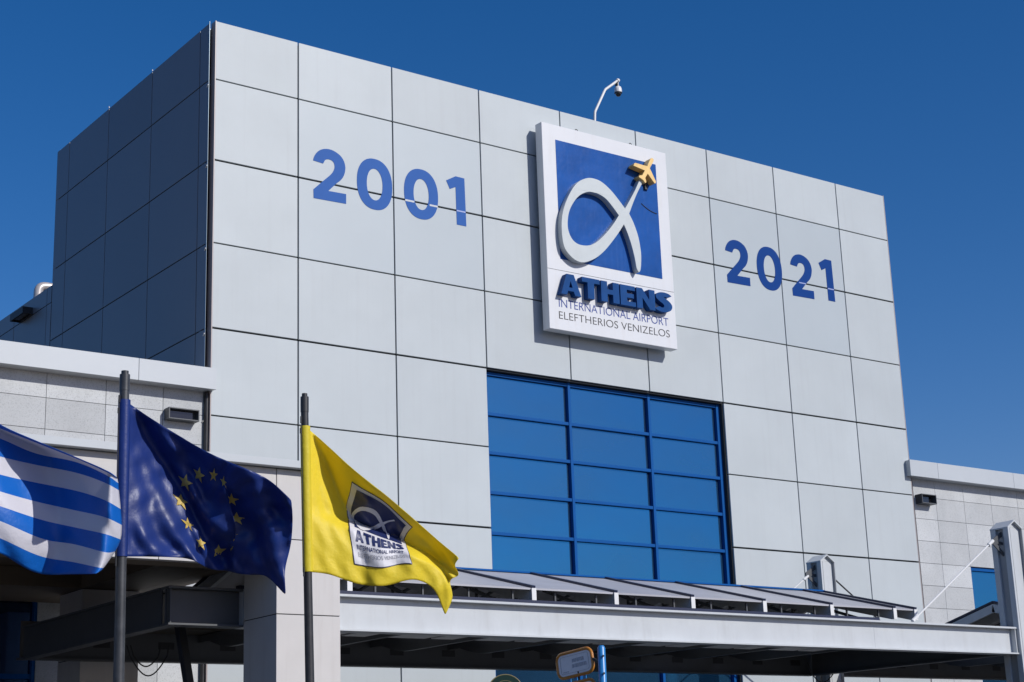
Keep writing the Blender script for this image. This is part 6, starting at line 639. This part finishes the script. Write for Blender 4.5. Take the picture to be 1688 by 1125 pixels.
# ================================================================ flagpoles and flags
names = [('leftmost flagpole, just outside the picture, carrying the striped flag',), ('grey metal flagpole carrying the blue flag with gold stars',), ('dark metal flagpole carrying the yellow flag',)]
tilt = [.0, .05, .12]
for i, (p, n_) in enumerate(zip(POLES, names)):
    x, y, z = p; t = empty('flagpole', (x+tilt[i], y, 0), n_[0], 'flagpole', 'flagpoles in a row')
    b = MB(); n = 24; r0, r1 = (.062, .052) if i < 2 else (.057, .044)
    b.tube([(x+tilt[i], y, .0), (x+tilt[i]*.5, y, z*.5), (x, y, z-.20)], [r0, (r0+r1)/2, r1], n)
    b.build('pole', K['polem'] if i < 2 else K['poled'], t, smooth=True)
    b = MB(); b.tube([(x, y, z-.20), (x, y, z-.02)], r1+.004, n); b.tube([(x, y, z-.02), (x, y, z+.02)], r1-.012, n)
    b.build('cap', K['polem'] if i < 2 else K['poled'], t, smooth=True)
    b = MB(); b.tube([(x+tilt[i], y, 0), (x+tilt[i], y, .03)], .16, n); b.tube([(x+tilt[i], y, .03), (x+tilt[i], y, .12)], .085, n); b.build('base_plate', K['polem'], t, smooth=True)
    b = MB()
    xx = x-r1-.012
    b.tube([(xx, y-.02, z-.34), (xx, y-.02, z-.26)], .012, 8); b.tube([(xx-.008, y-.02, z-.46), (xx-.008, y-.02, z-.40)], .010, 8)
    b.tube([(xx+tilt[i]*.28, y-.02, z-2.1), (xx+tilt[i]*.28, y-.02, z-2.0)], .010, 8)
    b.tube([(xx, y-.02, z-.26), (xx+tilt[i]*.28, y-.02, z-2.0)], .004, 6)
    b.build('halyard', K['dark'], t, smooth=True)

def grid_pts(A): return [[Vector(p)/1000 for p in row] for row in A]
def surf(G_, s, t, off=0.):
    ns, nt_ = len(G_)-1, len(G_[0])-1
    s = min(max(s, 0), .9999); t = min(max(t, 0), .9999)
    i = int(s*ns); j = int(t*nt_); u = s*ns-i; v = t*nt_-j
    a, b_, c_, d = G_[i][j], G_[i+1][j], G_[i][j+1], G_[i+1][j+1]
    p = a*(1-u)*(1-v)+b_*u*(1-v)+c_*(1-u)*v+d*u*v
    def q(s_, t_):
        s_ = min(max(s_, 0), .9999); t_ = min(max(t_, 0), .9999); i, j = int(s_*ns), int(t_*nt_); u, v = s_*ns-i, t_*nt_-j
        return G_[i][j]*(1-u)*(1-v)+G_[i+1][j]*u*(1-v)+G_[i][j+1]*(1-u)*v+G_[i+1][j+1]*u*v
    e = .02; n = (q(s+e, t)-q(s-e, t)).cross(q(s, t+e)-q(s, t-e)).normalized()
    if n.dot(Vector(CAM_LOC)-p) < 0: n = -n
    return p + n*off
def flag(name, A, label, mats, slot, mod=1):
    G_ = grid_pts(A); ns, nt_ = len(G_)-1, len(G_[0])-1
    org = G_[0][0]
    me = bpy.data.meshes.new(name); vs = [tuple(p-org) for row in G_ for p in row]; fs = []; ms = []
    for i in range(ns):
        for j in range(nt_):
            fs.append((i*(nt_+1)+j, (i+1)*(nt_+1)+j, (i+1)*(nt_+1)+j+1, i*(nt_+1)+j+1)); ms.append(slot(i, j))
    me.from_pydata(vs, [], fs)
    for m in mats: me.materials.append(m)
    for p, k in zip(me.polygons, ms): p.material_index = k; p.use_smooth = True
    o = bpy.data.objects.new(name, me); col.objects.link(o); o.location = org
    tag(o, label, 'flag', 'flags flying from the flagpoles')
    s_ = o.modifiers.new('sub', 'SUBSURF'); s_.levels = s_.render_levels = 1
    b_ = o.modifiers.new('thick', 'SOLIDIFY'); b_.thickness = .003; b_.offset = 0
    # hem sleeve round the pole and hoist toggles
    return o, G_
def wrap(name, flat_me, G_, parent, m, fmap, off=.007, cuts=2):
    bm = bmesh.new(); bm.from_mesh(flat_me); bmesh.ops.triangulate(bm, faces=bm.faces[:])
    for k in range(7):
        es = [e for e in bm.edges if e.calc_length() > cuts]
        if not es: break
        bmesh.ops.subdivide_edges(bm, edges=es, cuts=1); bmesh.ops.triangulate(bm, faces=bm.faces[:])
    org = Vector(parent.location)
    for v in bm.verts:
        s, t = fmap(v.co.x, v.co.y); v.co = surf(G_, s, t, off) - org
    me = bpy.data.meshes.new(name); bm.to_mesh(me); bm.free(); me.materials.clear(); me.materials.append(m)
    for p in me.polygons: p.use_smooth = True
    o = bpy.data.objects.new(name, me); col.objects.link(o); o.parent = parent
    return o
def flat(loops):
    cu = bpy.data.curves.new('tmp', 'CURVE'); cu.dimensions = '2D'; cu.fill_mode = 'BOTH'
    for lp in loops:
        sp = cu.splines.new('POLY'); sp.points.add(len(lp)-1); sp.use_cyclic_u = True
        for p, (x, z) in zip(sp.points, lp): p.co = (x, z, 0, 1)
    return curve_mesh(cu)
# striped flag
def gslot(i, j):
    s = (i+.5)/36; stripe = j//3                      # 0 bottom .. 8 top, outer stripes blue
    if s < .37 and stripe >= 4:
        if j in (18, 19, 20) or .148 < s < .222: return 1
        return 0
    return 0 if stripe % 2 == 0 else 1
fg, GG = flag('flag', FLAG_GREEK, 'blue and white striped flag at the left edge, its free end rolling', [K['fgb'], K['fgw']], gslot)
fe, GE = flag('flag', FLAG_EU, 'dark blue flag with a ring of gold stars, drooping to the lower right', [K['feu']], lambda i, j: 0)
fyl, GY = flag('flag', FLAG_YELLOW, 'bright yellow flag with a white and navy patch', [K['fy']], lambda i, j: 0)
for k, (fo, G_, m) in enumerate(((fg, GG, K['fgw']), (fe, GE, K['feu']), (fyl, GY, K['fy']))):
    b = MB(); nt_ = len(G_[0])-1; px_, py_, pz_ = POLES[k]
    b.tube([(px_+tilt[k]*(1-G_[0][j].z/pz_), py_, G_[0][j].z) for j in range(nt_+1)], .066 if k < 2 else .058, 20, caps=False)
    b.build('hem', m, fo, smooth=True)
# stars
def star(cx, cy, r):
    return [(cx + (r if k % 2 == 0 else r*.40)*math.sin(k*math.pi/5), cy + (r if k % 2 == 0 else r*.40)*math.cos(k*math.pi/5)) for k in range(10)]
for k in range(12):
    a = k*math.pi/6; cx, cy = 1.5*.5 + .333*math.sin(a), .5 + .345*math.cos(a)
    wrap('star', flat([star(cx, cy, .064)]), GE, fe, K['star'], lambda x, y: (x/1.5, y), cuts=.03, off=.008)
# patch on the yellow flag; patch space 0..1 x 0..1.28
def pm(x, y): 
    return (.34 + x*.36, .15 + y/1.28*.73)
def rect(x0, y0, x1, y1): return [(x0,y0),(x1,y0),(x1,y1),(x0,y1)]
wrap('patch_border', flat([rect(-.012, -.012, 1.012, 1.292)]), GY, fyl, K['fnavy'], pm, off=.008, cuts=.04)
wrap('patch', flat([rect(0, 0, 1, 1.28)]), GY, fyl, K['fwhite'], pm, off=.013, cuts=.04)
wrap('patch_square', flat([rect(.09, .44, .93, 1.21)]), GY, fyl, K['fnavy'], pm, off=.018, cuts=.04)
axs = [p[0] for p in ALPHA_OUT]; azs = [p[1] for p in ALPHA_OUT]
def pa(p): return (.10 + (p[0]-8.68)/(11.82-8.68)*.82, .44 + (p[1]-13.77)/(16.75-13.77)*.77)
wrap('patch_ribbon', flat([[pa(p) for p in ALPHA_OUT], [pa(p) for p in ALPHA_HOLE]]), GY, fyl, K['fwhite'], pm, off=.023, cuts=.04)
for lps in word_loops('ATHENS', .08, .94, .27, .135, .035):
    wrap('patch_letter', flat(lps), GY, fyl, K['fnavy'], pm, off=.018, cuts=.05)
def wtext(s, x0, x1, y0, y1, m, offset):
    me = curve_mesh(text_curve(s, 1., offset)); xs = [v.co.x for v in me.vertices]; zs = [v.co.y for v in me.vertices]
    a, b_, c_, d = min(xs), max(xs), min(zs), max(zs)
    for v in me.vertices: v.co.x = x0+(v.co.x-a)/(b_-a)*(x1-x0); v.co.y = y0+(v.co.y-c_)/(d-c_)*(y1-y0)
    wrap('patch_lettering', me, GY, fyl, m, pm, off=.018, cuts=.04)
wtext('INTERNATIONAL AIRPORT', .09, .93, .185, .240, K['fnavy'], .01)
wtext('ELEFTHERIOS VENIZELOS', .09, .93, .095, .150, K['fgrey'], -.005)

# ================================================================ stop sign post and round sign
D = Vector((-.19, .98, -.11)).normalized(); Nn = D.cross(Vector((0,0,1))).normalized()
if Nn.dot(Vector(CAM_LOC)-Vector((-2, -14, 3))) < 0: Nn = -Nn
Uu = Nn.cross(D).normalized()
if Uu.z < 0: Uu = -Uu
ss = empty('stop_sign', (-1.85, -14.16, 0), 'blue post with orange rimmed stop plate, seen against the dark canopy', 'sign')
b = MB(); b.tube([(-1.85, -14.16, 0), (-1.85, -14.16, 3.30), (-1.85, -14.16, 3.325)], [.048, .046, .03], 20)
b.build('post', K['postb'], ss, smooth=True)
b = MB()
for z in (3.20, 3.00, 2.84): b.tube([(-1.87, -14.21, z), (-1.875, -14.225, z)], .013, 8)
b.build('bolt', K['dark'], ss)
def rrect(w_, h_, r_, n=7):
    o = []
    for cx, cy, a0 in ((w_/2-r_, h_/2-r_, 0), (-w_/2+r_, h_/2-r_, 90), (-w_/2+r_, -h_/2+r_, 180), (w_/2-r_, -h_/2+r_, 270)):
        for k in range(n+1):
            a = math.radians(a0+90*k/n); o.append((cx+r_*math.cos(a), cy+r_*math.sin(a)))
    return o
def plate(cen, w_, h_):
    cen = Vector(cen); P = lambda p, o_: cen - D*p[0] + Uu*p[1] + Nn*o_
    lp = rrect(w_, h_, .085); b = MB(); b.tube([P(p, 0) for p in lp] + [P(lp[0], 0), P(lp[1], 0)], .020, 10, caps=False); f = b.build('rim', K['orange'], ss, smooth=True)
    lp2 = rrect(w_-.03, h_-.03, .075); b = MB(); n = len(lp2); b.add([P(p, .006) for p in lp2]+[P(p, -.006) for p in lp2], [tuple(range(n)), tuple(reversed(range(n, 2*n)))] + [(i, (i+1) % n, (i+1) % n+n, i+n) for i in range(n)])
    b.build('face', K['sgrey'], ss)
    return P
P = plate((-1.905, -13.72, 3.154), .55, .285)
b = MB(); lp = rrect(.44, .20, .03)
for i in range(len(lp)): b.bar(P(lp[i], .0075), P(lp[(i+1) % len(lp)], .0075), .004, .002)
b.build('border_line', K['fgrey'], ss)
rnd = random.Random(3)
b = MB()                                               # faint mirrored printing: two lines and a small one, too blurred to read
for (xa, xb, y0, hh, step) in ((-.03, .155, .015, .046, .0125), (-.04, .185, -.048, .044, .0115), (-.19, -.10, -.086, .012, .014)):
    x = xa; k = 0
    while x < xb:
        w_ = step*.42; ty = rnd.choice((0, 0, 1, 2, 3))
        if ty == 0: b.bar(P((x, y0), .0078), P((x, y0+hh), .0078), w_, .001)
        elif ty == 1: b.bar(P((x, y0), .0078), P((x+step*.5, y0+hh), .0078), w_, .001)
        elif ty == 2: b.bar(P((x+step*.4, y0), .0078), P((x, y0+hh), .0078), w_, .001)
        else:
            b.bar(P((x, y0+hh*.1), .0078), P((x, y0+hh*.9), .0078), w_, .001); b.bar(P((x, y0+hh*.95), .0079), P((x+step*.8, y0+hh*.95), .0079), w_*.7, .001)
        x += step; k += 1
b.build('lettering', K['fgrey'], ss)
plate((-1.93, -13.83, 2.79), .48, .285)
b = MB()
for o_ in (.12, -.02, -.12): b.bar(P((o_, -.145), -.012), P((o_, -.26), -.012), .035, .012, up=tuple(Nn))
b.build('bracket', K['postb'], ss)
b = MB(); b.bar(P((.285, 0), 0), Vector((-1.85, -14.12, 3.13)), .03, .03); b.bar(P((.04,-.10), .006), P((.04,-.24), .006), .018, .01, up=tuple(Nn)); b.build('clamp', K['dark'], ss)

rs_ = empty('round_sign', (-2.734, -13.435, 0), 'dark green round sign with brass rim, only its top showing at the lower edge', 'sign')
ctr = Vector((-2.734, -13.435, 2.82)); Nr = Vector((-.55, -.82, 0)).normalized(); Rr = Nr.cross(Vector((0,0,1)))
def disc(b, r, o0, o1, n=48):
    vs = [ctr + Rr*math.cos(2*math.pi*k/n)*r + Vector((0,0,1))*math.sin(2*math.pi*k/n)*r + Nr*o0 for k in range(n)] + [ctr + Rr*math.cos(2*math.pi*k/n)*r + Vector((0,0,1))*math.sin(2*math.pi*k/n)*r + Nr*o1 for k in range(n)]
    b.add(vs, [tuple(range(n)), tuple(reversed(range(n, 2*n)))] + [(i, (i+1) % n, (i+1) % n+n, i+n) for i in range(n)])
b = MB(); disc(b, .213, -.06, .045); b.build('case', K['dark'], rs_)
b = MB(); disc(b, .205, .0452, .05); b.build('face', K['sgreen'], rs_)
b = MB(); cir = [ctr + Rr*math.cos(2*math.pi*k/48)*.21 + Vector((0,0,1))*math.sin(2*math.pi*k/48)*.21 + Nr*.046 for k in range(49)]; b.tube(cir, .006, 6, caps=False)
b.tube([ctr + Rr*math.cos(2*math.pi*k/48)*.14 + Vector((0,0,1))*math.sin(2*math.pi*k/48)*.14 + Nr*.05 for k in range(49)], .003, 6, caps=False); b.build('rim', K['brass'], rs_, smooth=True)
b = MB(); b.tube([(-2.734, -13.435, 0), (-2.734, -13.435, 2.61)], .03, 14); b.build('post', K['poled'], rs_, smooth=True)
